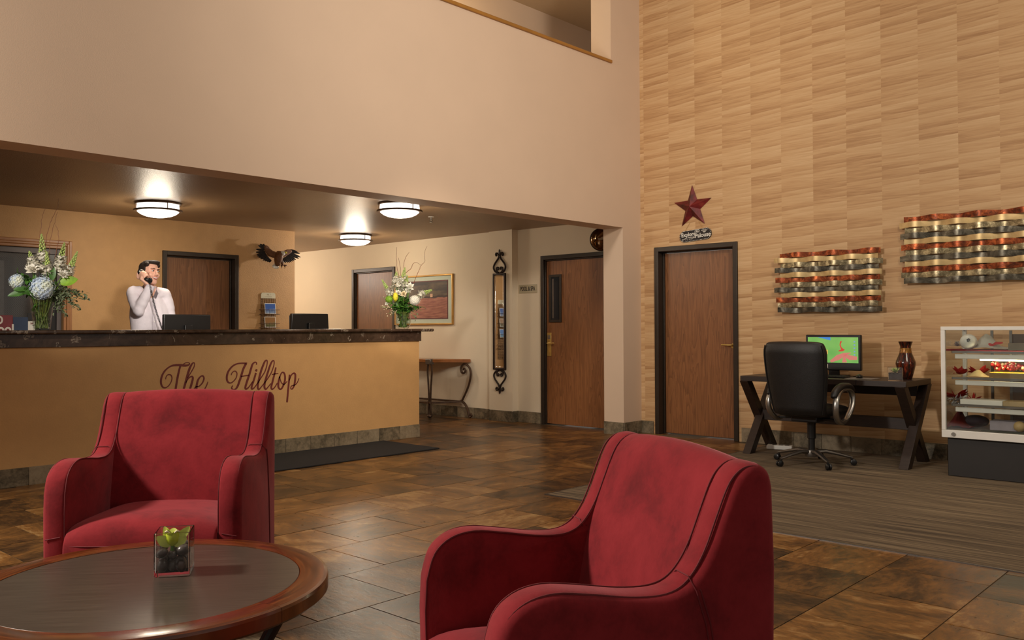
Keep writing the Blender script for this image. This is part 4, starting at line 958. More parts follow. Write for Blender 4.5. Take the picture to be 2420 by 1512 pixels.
# ------------------------------------------------------------------ desk corner
DX0, DX1, DY0, DY1, DZ = 7.63, 8.27, 2.54, 4.06, .74
dk = thing('writing_desk', 'dark espresso desk with crossed X legs against the papered wall', 'desk', ((DX0+DX1)/2, (DY0+DY1)/2, .006), WR)
L2, D2 = (DY1-DY0)/2, (DX1-DX0)/2; ZT = DZ-.006
b = nb(); box(b, -L2, L2, -D2, D2, ZT-.05, ZT); O('desk_top', b, 'espresso', dk, bevel=.004)
b = nb(); box(b, -L2+.1, L2-.1, D2-.06, D2-.03, ZT-.16, ZT-.05); O('modesty_panel', b, 'espresso', dk)
for s in (-1, 1):
    for q in (-1, 1):
        b = nb(); x = s*(L2-.045)+q*.0
        poly = [(q*(D2), ZT-.05), (q*(D2-.105), ZT-.05), (-q*(D2-.0), 0), (-q*(D2-.105), 0)]
        poly = [(q*D2, ZT-.05), (q*(D2-.10), ZT-.05), (-q*D2, 0), (-q*(D2-.10), 0)]
        prism(b, poly, 'x', x-.04+q*.012, x+.04+q*.012); O('leg', b, 'espresso', dk, bevel=.003)
b = nb(); box(b, -L2+.08, L2-.08, -.03, .03, .30, .40); O('stretcher', b, 'espresso', dk, bevel=.003)
for x in (-.34, .34):
    b = nb(); box(b, x-.003, x+.003, -D2-.001, -D2+.004, ZT-.048, ZT-.002); O('drawer_gap', b, 'black', dk)
# office chair
oc = thing('office_chair', 'black leather high-back office chair drawn up to the desk', 'chair', (7.42, 3.27, .006), WR+PI-.06)
b = nb(); NX = 16
def cushion(b, prof, halfw, crown=.035, edge=.5, taper=None):
    "closed section prof (y,z) swept across x with rounded sides"
    rings = []; n = len(prof); cy = sum(p[0] for p in prof)/n; cz = sum(p[1] for p in prof)/n
    for i in range(NX+1):
        u = -1+2*i/NX; k = (1-abs(u)**4)**.35 if abs(u) < 1 else .0; k = max(k, .35)
        rings.append([b.verts.new((halfw*u*(taper(z) if taper else 1), cy0(y, z, u)+0, z)) for y, z in [(y, z) for y, z in prof]])
    return rings
def back_mid(z):  # spine curve of the backrest
    t_ = (z-.44)/.63; return .235+.085*t_*t_+.02*math.sin(t_*PI)
def back_w(z):
    t_ = (z-.44)/.63; return .232+.055*math.sin(min(1, t_*1.25)*PI*.5) - (.030*max(0, (t_-.82)/.18)**2)
rings = []; NZ = 22
for j in range(NZ+1):
    t_ = j/NZ; z = .43+.645*t_; w = back_w(z); th = .058*(min(1, (t_+.02)*9)**.5)*(min(1, (1.02-t_)*7)**.5); ring = []
    for i in range(NX):
        a = 2*PI*i/NX; cx_, sy_ = math.cos(a), math.sin(a); ex = 3.2
        x = w*abs(cx_)**(2/ex)*(1 if cx_ > 0 else -1); y = th*abs(sy_)**(2/ex)*(1 if sy_ > 0 else -1)
        y -= .03*(x/w)**2 + (.012*math.sin(t_*PI*5) if sy_ < 0 else 0)
        ring.append(b.verts.new((x, back_mid(z)+y, z)))
    rings.append(ring)
for r1, r2 in zip(rings, rings[1:]):
    for k in range(NX): b.faces.new((r1[k], r1[(k+1) % NX], r2[(k+1) % NX], r2[k]))
b.faces.new(rings[0][::-1]); b.faces.new(rings[-1]); bk = O('backrest', b, 'leather', oc, sub=2, ang=3)
for s in (-1, 1):
    b = nb(); tube(b, [(s*(back_w(z)-.012), back_mid(z)+.030-.03*.9, z) for z in [.46+.58*k/14 for k in range(15)]], .0055, 6); O('piping', b, 'black', bk)
b = nb(); rings = []
for j in range(15):
    t_ = j/14; y = -.29+.52*t_; w = .255*(1-.08*t_)*(min(1, (t_+.03)*8)**.4); th = .055*(min(1, (t_+.03)*6)**.5); ring = []
    for i in range(NX):
        a = 2*PI*i/NX; c_, s_ = math.cos(a), math.sin(a); ring.append(b.verts.new((w*abs(c_)**.6*(1 if c_ > 0 else -1), y, .475+th*abs(s_)**.6*(1 if s_ > 0 else -1)-.02*(1-t_)**4)))
    rings.append(ring)
for r1, r2 in zip(rings, rings[1:]):
    for k in range(NX): b.faces.new((r1[k], r1[(k+1) % NX], r2[(k+1) % NX], r2[k]))
b.faces.new(rings[0][::-1]); b.faces.new(rings[-1]); O('seat', b, 'leather', oc, sub=1, ang=3)
for s in (-1, 1):
    x = s*.295; loop = catmull([V((x, .10, .40)), V((x+s*.012, .17, .47)), V((x+s*.015, .175, .56)), V((x+s*.01, .12, .635)), V((x, .02, .665)), V((x, -.10, .655)), V((x+s*.005, -.15, .60)), V((x+s*.01, -.12, .50)), V((x, -.04, .41)), V((x, .03, .385))], 5, True)
    b = nb(); tube(b, loop, .028, 10, .75, True); ar = O('armrest', b, 'steel', oc, ang=3)
    b = nb(); pp = catmull([V((x, .185, .60)), V((x, .15, .648)), V((x, .04, .690)), V((x, -.10, .682)), V((x, -.165, .64))], 5); tube(b, pp, [.022+.014*math.sin(PI*k/(len(pp)-1))**.5 for k in range(len(pp))], 10, .8); O('arm_pad', b, 'leather', ar, ang=3)
    b = nb(); bar(b, (x, .04, .395), (s*.12, .03, .405), .06, .02); O('arm_bracket', b, 'black', oc, bevel=.004)
b = nb(); box(b, -.12, .12, -.12, .14, .375, .43); O('seat_mechanism', b, 'black', oc, bevel=.01)
b = nb(); tube(b, [(.12, -.03, .40), (.27, -.05, .40)], .008, 8); tube(b, [(.25, -.05, .40), (.31, -.055, .395)], .012, 8); O('tilt_lever', b, 'black', oc)
b = nb(); lathe(b, [(.028, .10), (.028, .22), (.036, .225), (.036, .34), (.045, .38)], 20); O('gas_column', b, 'black', oc)
b = nb(); lathe(b, [(.03, .065), (.055, .07), (.06, .10), (.05, .125), (.03, .13)], 24); O('base_hub', b, 'pewter', oc)
for k in range(5):
    a = math.radians(-76+72*k); d = V((math.cos(a), math.sin(a), 0)); b = nb()
    pts = [d*.04+V((0, 0, .108)), d*.12+V((0, 0, .115)), d*.22+V((0, 0, .095)), d*.30+V((0, 0, .075)), d*.335+V((0, 0, .068))]
    tube(b, pts, [.030, .028, .023, .019, .014], 8, .62); O('base_leg', b, 'pewter', oc)
    cs = O('caster', nb(), 'black', oc); bm = nb(); c0 = d*.325; t_ = V((-d.y, d.x, 0)); q = d*.018
    for s in (-1, 1):
        m4 = Matrix.Translation(c0+q+V((0, 0, .0275))) @ Matrix(((d.x, 0, t_.x, 0), (d.y, 0, t_.y, 0), (0, 1, 0, 0), (0, 0, 0, 1)))
        w = nb(); lathe(w, [(.012, .003), (.024, .004), (.027, .010), (.026, .019), (.018, .023)], 16)
        for v in w.verts: v.co = m4 @ V((v.co.x, v.co.y, v.co.z*s))
        me = bpy.data.meshes.new('t'); w.to_mesh(me); w.free(); bm.from_mesh(me); bpy.data.meshes.remove(me)
    tube(bm, [c0+V((0, 0, .05)), c0+V((0, 0, .075))], .01, 8); box(bm, -.012, .012, -.006, .006, .03, .058, Matrix.Translation(c0+q*.5) @ Matrix.Rotation(a, 4, 'Z'))
    bpy.data.objects.remove(cs); O('caster', bm, 'black', oc)
# all-in-one computer
mo = thing('desktop_monitor', 'black all-in-one computer showing a green flower wallpaper on the desk', 'monitor', (8.10, 3.345, DZ+.001), WR+.03)
mw, mz0, mz1 = .258, .055, .385
b = nb(); box(b, -mw, mw, -.028, .018, mz0, mz1); O('monitor_body', b, 'black', mo, bevel=.008, seg=3)
t = NT('flower_screen'); p = t.xyz(t.objco()); 
g = t.ramp(t.noise(t.objco(), 3.2, 2), [(.3, C(92, 168, 84)), (.6, C(136, 196, 104)), (.75, C(176, 206, 130))])
bl = t.m('LESS_THAN', t.m('ADD', t.m('MULTIPLY', p[0], -.25), t.m('SUBTRACT', mz1-.022, p[2])), .105-.07)
col = t.mix(t.m('MULTIPLY', bl, t.m('LESS_THAN', p[0], -.02)), g, C(70, 140, 226)); t.base(col); t.set(emit=col, estr=.42, rough=.25); b = nb(); box(b, -mw+.022, mw-.022, -.030, -.0281, mz0+.07, mz1-.022); sc_ = O('screen', b, t.mat, mo)
red = emit('screen_red', C(214, 60, 44), .35); pk = emit('screen_pink', C(214, 130, 120), .35); icn = emit('screen_icon', C(120, 150, 206), .5)
b = nb(); ribbon(b, [(.075, .315), (.070, .29), (.080, .265), (.092, .25)], [.012, .010, .012, .020], .0008); ribbon(b, [(.072, .322), (.084, .316)], .018, .0008); ribbon(b, [(.055, .235), (.09, .243), (.11, .25)], [.008, .022, .012], .0008); O('screen_flower', b, red, sc_, loc=(0, -.0301, 0))
b = nb(); ribbon(b, [(-.02, .135), (.05, .175), (.11, .205), (.17, .22)], [.02, .05, .03, .006], .0006); ribbon(b, [(.10, .20), (.16, .175), (.225, .17)], [.02, .045, .03], .0006); ribbon(b, [(.105, .20), (.108, .165), (.11, .13)], [.012, .03, .045], .0006); O('screen_petals', b, pk, sc_, loc=(0, -.0301, 0))
for k in range(5): b = nb(); box(b, .195, .209, -.031, -.0301, .315-.03*k, .328-.03*k); O('screen_icon', b, icn, sc_)
b = nb(); box(b, -.085, -.045, -.031, -.0301, .205, .245); O('screen_folder', b, emit('screen_folder', C(226, 186, 90), .4), sc_)
b = nb(); box(b, -.16, -.045, -.0295, -.0282, .075, .112); O('monitor_sticker', b, 'paper', mo)
b = nb(); box(b, -.05, .05, -.005, .02, .01, .12); box(b, -.12, .12, -.07, .09, 0, .012); O('monitor_stand', b, 'black', mo, bevel=.004)
kb = thing('keyboard', 'black keyboard lying in front of the green screen', 'keyboard', (7.86, 3.35, DZ+.001), WR)
b = nb(); box(b, -.225, .225, -.07, .07, 0, .014); O('keyboard_case', b, 'black', kb, bevel=.004)
b = nb()
for r_ in range(5):
    for c_ in range(17): x = -.212+.0255*c_; y = -.058+.0245*r_; box(b, x, x+.021, y, y+.020, .014, .019)
tag(O('keys', b, 'black_matt', kb), kind='stuff')
mp = tag(O('mouse_pad', nb() if False else box(nb(), -.12, .12, -.10, .10, 0, .003), plain('grey_pad', C(128, 122, 118), .7), None, loc=(7.83, 2.98, DZ+.001), rot=(0, 0, WR)), 'thin grey mouse pad between keyboard and glass planter', 'mouse pad')
ms = thing('computer_mouse', 'black computer mouse on the grey mouse pad', 'mouse', (7.84, 3.01, DZ+.0045), WR+.4)
b = nb(); ell(b, (0, 0, .014), (.032, .055, .020), 14, 10); [setattr(v.co, 'z', max(0, v.co.z)) for v in b.verts]; O('mouse_body', b, 'black', ms)
b = nb(); tube(b, catmull([V((0, .05, .01)), V((-.01, .11, .012)), V((-.05, .17, .003)), V((.02, .25, .003)), V((.0, .30, .003))], 5), .0022, 5); O('mouse_cable', b, 'black', ms)
vs = thing('brown_vase', 'tall brown tortoiseshell lacquer vase with narrow gold neck on the desk', 'vase', (8.00, 2.665, DZ+.001), 0)
b = nb(); lathe(b, [(.045, 0), (.050, .004), (.068, .07), (.083, .135), (.080, .155), (.050, .232), (.044, .25), (.044, .285), (.052, .31), (.060, .328), (.056, .330), (.040, .29), (.0005, .28)], 36, caps=False); O('vase_body', b, 'tortoise', vs)
b = nb(); lathe(b, [(.052, .232), (.047, .25), (.047, .272)], 36, caps=False); O('neck_band', b, patina('gold_leaf', C(96, 58, 24), C(150, 102, 40), C(180, 132, 60), .5), vs)
pv_ = V((7.71, 2.655, DZ+.001)); cube_vase('glass_planter', 'low square glass planter with a small succulent on the desk edge', pv_, WR+.35, .12, .115, 'glass')
b = nb(); box(b, -.053, .053, -.053, .053, .014, .062); so = thing('planter_soil', 'dark gravel fill inside the low glass planter', 'gravel', pv_, WR+.35, kind='stuff')
for k in range(70): ell(b, (RN.uniform(-.05, .05), RN.uniform(-.05, .05), .062), RN.uniform(.005, .009), 6, 4)
O('gravel', b, 'pebble', so)
su = thing('succulent', 'pale green spiky succulent growing in the glass planter', 'plant', pv_+V((0, 0, .067)), 0)
for k in range(14):
    a = k*2.4; el = .35+.06*k; d = V((math.cos(a)*math.cos(el), math.sin(a)*math.cos(el), math.sin(el))); b = nb(); leafq(b, d*.004, d, V((0, 0, 1)), .062-.0015*k, .020, -.1, 4); O('leaf', b, plain('succulent_leaf', C(178, 190, 104), .5, var=.2) if k == 0 else 'succ', su, ang=3) if False else O('leaf', b, 'pet_green', su, ang=3)
# small things under the desk
tp = thing('power_strip', 'white power strip on the carpet behind the left desk leg', 'power strip', (8.12, 3.90, .006), .3); b = nb(); box(b, -.05, .05, -.12, .12, 0, .04); O('strip_case', b, 'metal_white', tp, bevel=.006)
for k in range(3): b = nb(); box(b, -.018, .018, -.09+.06*k, -.05+.06*k, .04, .042); O('socket', b, 'black', tp)
# ------------------------------------------------------------------ display case
QX, QY0, QY1, QT = 7.52, .95, 2.235, 1.2
ds = thing('display_case', 'white framed glass display case on a black plinth, lit inside', 'display case', (QX, (QY0+QY1)/2, .006), WR)
qw = (QY1-QY0)/2; qd = .62; b = nb(); box(b, -qw+.03, qw, .05, qd, 0, .31); O('plinth', b, plain('black_plinth', C(32, 27, 24), .5, var=.1), ds, bevel=.004)
def frame_bar(x0, x1, y0, y1, z0, z1, m='metal_white', nm='frame_rail'): b = nb(); box(b, x0, x1, y0, y1, z0, z1); O(nm, b, m, ds, bevel=.003)
frame_bar(-qw, qw, 0, .03, .31, .37); frame_bar(-qw, qw, 0, .03, 1.165, 1.194); frame_bar(-qw, -qw+.032, 0, .03, .37, 1.165, nm='frame_post'); frame_bar(qw-.032, qw, 0, .03, .37, 1.165, nm='frame_post')
frame_bar(-qw, qw, qd-.03, qd, 1.165, 1.194); frame_bar(-qw, -qw+.03, .03, qd-.03, 1.165, 1.194); frame_bar(-qw, -qw+.03, qd-.03, qd, .37, 1.165, nm='frame_post'); frame_bar(qw-.03, qw, qd-.03, qd, .37, 1.165, nm='frame_post'); frame_bar(qw-.03, qw, .03, qd-.03, 1.165, 1.194)
b = nb(); box(b, -qw, qw, .03, qd, .31, .372); O('case_floor', b, plain('case_floor', C(96, 84, 72), .6), ds)
for nm, q in (('front_glass', (-qw+.032, qw-.032, .012, .016, .37, 1.165)), ('side_glass', (-qw+.010, -qw+.014, .03, qd-.03, .37, 1.165)), ('side_glass', (qw-.014, qw-.010, .03, qd-.03, .37, 1.165)), ('top_glass', (-qw+.03, qw-.03, .03, qd-.03, 1.184, 1.188))): b = nb(); box(b, *q); O(nm, b, 'pane', ds)
for z in (.985, .775, .56):
    b = nb(); box(b, -qw+.055, qw-.05, .10, qd-.05, z, z+.010); O('glass_shelf', b, 'pane', ds)
    b = nb(); box(b, -qw+.055, qw-.05, .09, .10, z-.004, z+.014); O('shelf_edge', b, 'pewter', ds)
    b = nb(); box(b, -qw+.075, qw-.05, .105, .135, z-.050, z-.012); O('light_rail', b, 'metal_white', ds, bevel=.004)
b = nb(); tube(b, [(-qw+.25, .15, .985-.048), (qw-.1, .15, .985-.048)], .016, 10); O('light_tube', b, 'tube', ds)
for x in (-qw+.22, -qw+.36, -qw+.8): b = nb(); box(b, x, x+.02, qd-.045, qd-.03, .372, 1.16); O('shelf_standard', b, 'pewter', ds)
b = nb(); box(b, -qw+.38, qw-.04, qd-.028, qd-.02, .40, 1.13); O('rear_door', b, plain('brown_case_door', C(84, 62, 44), .3), ds)
b = nb(); lathe(b, [(.015, 0), (.015, .012)], 12); O('case_lock', b, 'steel', ds, loc=(-qw+.09, -.001, .34), rot=(PI/2, 0, 0))
def incase(x, y, z): return V((QX+y, (QY0+QY1)/2-x, z+.006))
def citem(name, label, cat, x, y, z, build, m, rz=0, group=None, **kw):
    b = nb(); build(b); o = O(name, b, m, None, loc=incase(x, y, z), rot=(0, 0, WR+rz), **kw); return tag(o, label, cat, group)
Z1, Z2, Z3, Z0 = .9965, .7865, .5715, .3735
def pt(px, z, y=.25):  # x inside the case from a photograph column
    q = at(px, 800, 'X', QX+y); return (QY0+QY1)/2-q.y
hb = thing('white_helmet', 'white glossy ball with a small dark crest on the top shelf', 'ball', incase(pt(2289, 0, .20), .20, Z1+.012), WR); b = nb(); ell(b, (0, 0, .062), (.064, .06, .062), 24, 16); O('ball_shell', b, 'metal_white', hb)
b = nb(); ribbon(b, [(.028, .078), (.018, .086), (.006, .080), (.008, .066), (.018, .062)], [.006, .010, .012, .010, .006], .002); ribbon(b, [(.016, .074), (.028, .068)], [.008, .004], .002); O('crest', b, 'black', hb, loc=(0, -.059, 0))
def crumple(w, d, h, seed):
    def f(b):
        rr = random.Random(seed); n = 9; g = [[b.verts.new((-w/2+w*i/n, -d/2+d*j/n, .004+abs(h*(math.exp(-((i-3.2)/2.2)**2-((j-5)/3)**2)))+rr.uniform(0, h*.10))) for j in range(n+1)] for i in range(n+1)]
        for i in range(n):
            for j in range(n): b.faces.new((g[i][j], g[i+1][j], g[i+1][j+1], g[i][j+1]))
        bmesh.ops.solidify(b, geom=b.faces[:], thickness=.003)
    return f
citem('red_cloth', 'folded dark red cloth lying under the white ball', 'cloth', pt(2310, 0, .30), .33, Z1, lambda b: box(b, -.24, .40, -.17, .17, 0, .010), plain('dark_red_cloth', C(126, 26, 38), .85), bevel=.004)
ft = citem('folded_shirt', 'crumpled white fabric with red print on the top shelf', 'shirt', pt(2345, 0, .30), .30, Z1+.012, crumple(.30, .22, .12, 4), 'paper')
b = nb(); ribbon(b, [(-.02, .0), (.01, .016), (.03, .012), (.05, .028), (.08, .03), (.10, .034)], [.02, .03, .018, .026, .02, .012], .001); O('red_print', b, 'red_paper', ft, loc=(-.01, -.075, .026), rot=(-.5, 0, 0))
citem('pompom_ball', 'silver tinsel pompom beside the white ball on the top shelf', 'pompom', pt(2262, 0, .28), .28, Z1, lambda b: [leafq(b, (0, 0, .035), (math.cos(k*2.4)*math.sin(k*.37), math.sin(k*2.4)*math.sin(k*.37), abs(math.cos(k*.37))+.1), (0, 0, 1), .05, .012, .1, 2) for k in range(46)], 'silver_foil')
citem('grey_box', 'grey flat box at the right end of the top shelf', 'box', pt(2412, 0, .2), .22, Z1+.011, lambda b: box(b, -.07, .12, -.1, .1, 0, .055), plain('grey_card', C(120, 108, 92), .7), bevel=.003)
def berries(n, seed, w, h, r0=.009):
    def f(b):
        rr = random.Random(seed)
        for k in range(n): ell(b, (rr.uniform(-w, w), rr.uniform(-.05, .05), abs(rr.gauss(h*.4, h*.3))+r0), rr.uniform(r0*.7, r0*1.3), 6, 5)
    return f
rb = [('red ribbon bow at the left end of the second shelf', 2266, 1), ('larger red ribbon bow behind the folded cream cloth', 2312, 2)]
def bow(b, s=1, seed=1):
    rr = random.Random(seed)
    for k in range(11):
        a = rr.uniform(0, 2*PI); d = V((math.cos(a), math.sin(a)*.5, rr.uniform(.1, .9))); leafq(b, (0, 0, .012), d, (0, .4, 1), .075*s, .045*s, rr.uniform(-.4, .5), 4)
for (lb, px, sd) in rb: citem('ribbon_bow', lb, 'bow', pt(px, 0, .3), .30, Z2+.003, lambda b: bow(b, 1+.25*(sd-1), sd), 'red_paper', group='red bows in the display case')
citem('folded_cloth', 'cream folded cloth leaning on the second shelf under the tube', 'cloth', pt(2318, 0, .2), .20, Z2, crumple(.20, .16, .055, 8), plain('cream_cloth', C(226, 206, 158), .8))
for k, (px, lb) in enumerate(((2372, 'cluster of red and white beads on the yellow box, nearer the frame post'), (2410, 'cluster of dark red and white beads on the yellow box, farther right'))):
    o = citem('bead_cluster', lb, 'beads', pt(px, 0, .3), .30, Z2+.052, berries(60, k+3, .085, .055, .012), M['red_paper'] if k == 0 else plain('wine_bead', C(130, 40, 44), .4), group='bead clusters on the second shelf', )
    o['kind'] = 'stuff'; b = nb(); berries(16, k+13, .08, .06, .012)(b); tag(O('white_beads', b, 'pet_cream', o), kind='stuff')
yb = citem('yellow_box', 'flat yellow topped box under the light tube', 'box', pt(2395, 0, .24), .26, Z2, lambda b: box(b, -.15, .22, -.12, .12, 0, .045), plain('yellow_card', C(226, 190, 60), .6), bevel=.003)
b = nb(); box(b, -.15, .20, -.1215, -.1201, .0, .04); O('box_side', b, plain('brown_card', C(128, 104, 70), .7), yb)
for k, (px, lb, sc2) in enumerate(((2258, 'red crumpled bow hanging left under the second shelf', 1.4), (2298, 'small dark red bow right of the silver tinsel', 1.0))): citem('ribbon_bow', lb, 'bow', pt(px, 0, .25), .26, Z3+.02*(1-k)+.003, lambda b: bow(b, sc2, 7+k), 'red_paper', group='red bows in the display case')
tn = citem('tinsel_garland', 'bunch of crinkled silver tinsel at the left end of the third shelf', 'tinsel', pt(2262, 0, .20), .20, Z3-.02, lambda b: [leafq(b, (RN.uniform(-.05, .05), RN.uniform(-.04, .04), RN.uniform(.01, .07)), (RN.gauss(0, 1), RN.gauss(0, 1), RN.gauss(0, .6)), (RN.random(), .2, 1), RN.uniform(.03, .06), .012, .3, 2) for k in range(150)], 'silver_foil'); tn['kind'] = 'stuff'
citem('white_box', 'long flat white box on the third shelf', 'box', pt(2323, 0, .18), .20, Z3, lambda b: box(b, -.155, .15, -.09, .09, 0, .040), 'paper', bevel=.003)
citem('brown_box', 'flat tan cardboard box right of the white box', 'box', pt(2405, 0, .2), .22, Z3, lambda b: box(b, -.13, .16, -.1, .1, 0, .038), 'card_wood', bevel=.003)
citem('red_scarf', 'red scarf heaped at the left of the case floor', 'scarf', pt(2272, 0, .25), .26, Z0, crumple(.20, .26, .13, 21), plain('scarf_red', C(128, 22, 24), .85))
citem('dark_cap', 'dark blue and red cap on the case floor', 'cap', pt(2302, 0, .3), .32, Z0, lambda b: ell(b, (0, 0, .05), (.10, .09, .05), 16, 10), plain('navy_cap', C(44, 36, 46), .8))
citem('card_stack', 'grey white boxed card lying at the middle of the case floor', 'box', pt(2375, 0, .25), .25, Z0, lambda b: box(b, -.10, .12, -.07, .07, .0, .075), plain('lilac_card', C(160, 150, 158), .7), bevel=.003)
citem('baseball', 'tan ball on the floor of the display case', 'ball', pt(2409, 0, .2), .17, Z0, lambda b: ell(b, (0, 0, .042), .042, 20, 14), plain('tan_leather', C(190, 158, 104), .5))
citem('felt_mat', 'dark green felt mat at the front of the case floor', 'mat', pt(2375, 0, .1), .09, Z0-.001, lambda b: box(b, -.17, .22, -.03, .03, 0, .004), plain('green_felt', C(44, 56, 40), .9))
# ------------------------------------------------------------------ hall console table
hx1, hx0, hyr = XPIC-.03, 7.90, 8.40
cs = thing('console_table', 'wood topped console table with bronzed iron scroll legs in the hallway', 'table', (hx1, 8.8, .001), WR)
ctop = [(.46, 0), (.44, -.02), (.05, -.34), (.02, -.36), (-.9, -.36), (-1.3, -.02), (-1.3, 0)]
b = nb(); prism(b, ctop, 'z', .742, .785); O('table_top', b, plain('honey_wood', C(150, 92, 48), .25, var=.2, coat=.4), cs, bevel=.006)
b = nb(); box(b, -.035, .065, -.372, -.30, .715, .787); O('corner_cap', b, 'pewter', cs, bevel=.008)
for s in (-1, 1):
    b = nb(); tube(b, catmull([V((.015+s*.035, -.335, .72)), V((.015+s*.042, -.335, .62)), V((.015+s*.036, -.335, .54)), V((.015+s*.022, -.335, .38)), V((.015+s*.014, -.335, .20)), V((.015+s*.022, -.335, .10)), V((.015+s*.020, -.335, .045))], 5), .0125, 8); O('leg', b, 'iron', cs)
b = nb(); ell(b, (.015, -.335, .025), (.036, .036, .024), 14, 10); O('foot', b, 'iron', cs)
b = nb(); lathe(b, [(.034, .19), (.034, .215)], 16, (.015, -.335, 0)); O('collar', b, 'iron', cs)
pts = catmull([V((.34, -.03, .64)), V((.365, -.03, .66)), V((.385, -.03, .635)), V((.365, -.03, .60)), V((.315, -.03, .605)), V((.30, -.03, .66)), V((.335, -.03, .71)), V((.40, -.03, .715)), V((.47, -.03, .66)), V((.485, -.03, .56)), V((.44, -.03, .42)), V((.34, -.03, .255)), V((.315, -.03, .215))], 6)
b = nb(); tube(b, pts, [.011+.004*min(1, i/40) for i in range(len(pts))], 8); O('scroll_leg', b, 'iron', cs)
pts = catmull([V((.30, -.03, .225)), V((.37, -.03, .19)), V((.42, -.03, .13)), V((.445, -.03, .05)), V((.47, -.03, .018)), V((.50, -.03, .035)), V((.49, -.03, .06)), V((.473, -.03, .045))], 6)
b = nb(); tube(b, pts, [.018-.007*i/len(pts) for i in range(len(pts))], 8); O('scroll_foot', b, 'iron', cs)
b = nb(); bar(b, (.31, -.03, .215), (.02, -.335, .20), .045, .022); O('stretcher', b, 'iron', cs, bevel=.003); b = nb(); bar(b, (.02, -.335, .20), (-.9, -.335, .20), .045, .022); O('stretcher', b, 'iron', cs, bevel=.003); b = nb(); bar(b, (.31, -.03, .215), (-1.2, -.03, .215), .045, .022); O('stretcher', b, 'iron', cs, bevel=.003)
for s in (-1, 1): b = nb(); tube(b, [(-.88+s*.035, -.335, .74), (-.88+s*.03, -.335, .4), (-.88+s*.014, -.335, .2), (-.88+s*.02, -.335, .008)], .0125, 8); O('leg', b, 'iron', cs)
b = nb(); tube(b, [(-1.25, -.03, .74), (-1.25, -.03, .008)], .014, 8); O('leg', b, 'iron', cs)
# ------------------------------------------------------------------ counter: monitors, telephone
def desk_screen(label, px0, px1, pyt, y, tilt, trap):
    a, c, tpz = at(px0, 760, 'Y', y), at(px1, 760, 'Y', y), at((px0+px1)/2, pyt, 'Y', y).z
    r = thing('computer_monitor', label, 'monitor', ((a.x+c.x)/2, y, .741), 0, 'monitors behind the counter'); w = (c.x-a.x)/2; h = tpz-.741
    b = nb(); prism(b, [(-w*trap, h), (w*trap, h), (w, h-.29), (-w, h-.29)], 'y', -.022, .018); O('monitor_body', b, 'black', r, bevel=.008, seg=3)
    b = nb(); box(b, -w+.012, w-.012, .018, .021, h-.27, h-.02); O('screen', b, plain('dim_screen', C(60, 74, 90), .2), r)
    b = nb(); prism(b, [(-w*.62, h-.17), (w*.62, h-.17), (w*.72, h-.215), (-w*.72, h-.215)], 'y', -.045, -.02); O('rear_hump', b, 'black', r, bevel=.008)
    b = nb(); box(b, -.04, .04, -.05, -.02, .02, h-.1); box(b, -.12, .12, -.10, .09, 0, .02); O('monitor_stand', b, 'black', r, bevel=.004)
desk_screen('black computer monitor seen from behind, in front of the clerk', 384, 496, 743, 7.98, 0, .985)
desk_screen('black computer monitor seen from behind, right of the postcard rack', 684, 776, 741, 7.98, 0, .93)
# ------------------------------------------------------------------ flower arrangements on the counter
CTZ = 1.1965
def arrangement(px0, y):
    o = at(px0, 773, 'Y', y); o.z = CTZ; k = CAM_F/proj(o)[2]
    rz = CAM_YAW-PI/2+math.atan((PPX-px0)/CAM_F)
    mt = Matrix.Translation(o) @ Matrix.Rotation(rz, 4, 'Z')
    return mt, rz, lambda px, py, d=0: V(((px-px0)/k, d, (773-py)/k)), k
def blossoms(b, P, n, r, seed, petals=5, flat=.35):
    "small open florets spread over a ball"
    rr = random.Random(seed)
    for i in range(n):
        zz = 1-2*(i+.5)/n; a = i*2.39996; s = math.sqrt(1-zz*zz); d = V((s*math.cos(a), s*math.sin(a), zz)); c = V(P)+V((d.x*r[0], d.y*r[1], d.z*r[2]))*rr.uniform(.9, 1.06)
        u, w = ring_frame(d); pr = min(r)*rr.uniform(.17, .23); a0 = rr.uniform(0, 2)
        for k in range(4):
            t1 = a0+k*PI/2; e = u*math.cos(t1)+w*math.sin(t1); f = u*-math.sin(t1)+w*math.cos(t1)
            quad(b, c, c+e*pr*.6-f*pr*.45+d*pr*.15, c+e*pr+d*pr*.3, c+e*pr*.6+f*pr*.45+d*pr*.15)
def head_flower(mt, rz, name, label, P, r, m, stem_to, group=None, core=None):
    t_ = thing(name, label, 'flower', mt @ V(P), rz, group); b = nb(); n = int(150 if min(r) > .045 else 80); blossoms(b, (0, 0, 0), n, r, len(label)); ell(b, (0, 0, 0), (r[0]*.9, r[1]*.9, r[2]*.9), 12, 8)
    O('bloom', b, m, t_, smooth=False); b = nb(); tube(b, [(0, 0, 0), V(stem_to)*.5-V(P)*.5+V((0, 0, -.02)), V(stem_to)-V(P)], .004, 6); O('stem', b, 'stem', t_)
def layered(mt, rz, name, label, P, r, m, stem_to, n=34, face=(0, -.7, .7), group=None):
    t_ = thing(name, label, 'flower', mt @ V(P), rz, group); f = V(face).normalized(); u, w = ring_frame(f); b = nb(); rr = random.Random(n)
    for i in range(n):
        q = (i+.5)/n; a = i*2.39996; el = PI/2*(1-q)**1.1; d = (u*math.cos(a)+w*math.sin(a))*math.cos(el)+f*math.sin(el)
        leafq(b, f*(.1*r*(1-q)), d, f+d*-.4, r*(.55+.45*q), r*.48, -.28, 3)
    O('petals', b, m, t_, ang=3); b = nb(); tube(b, [(0, 0, 0), V(stem_to)-V(P)], .004, 6); O('stem', b, 'stem', t_)
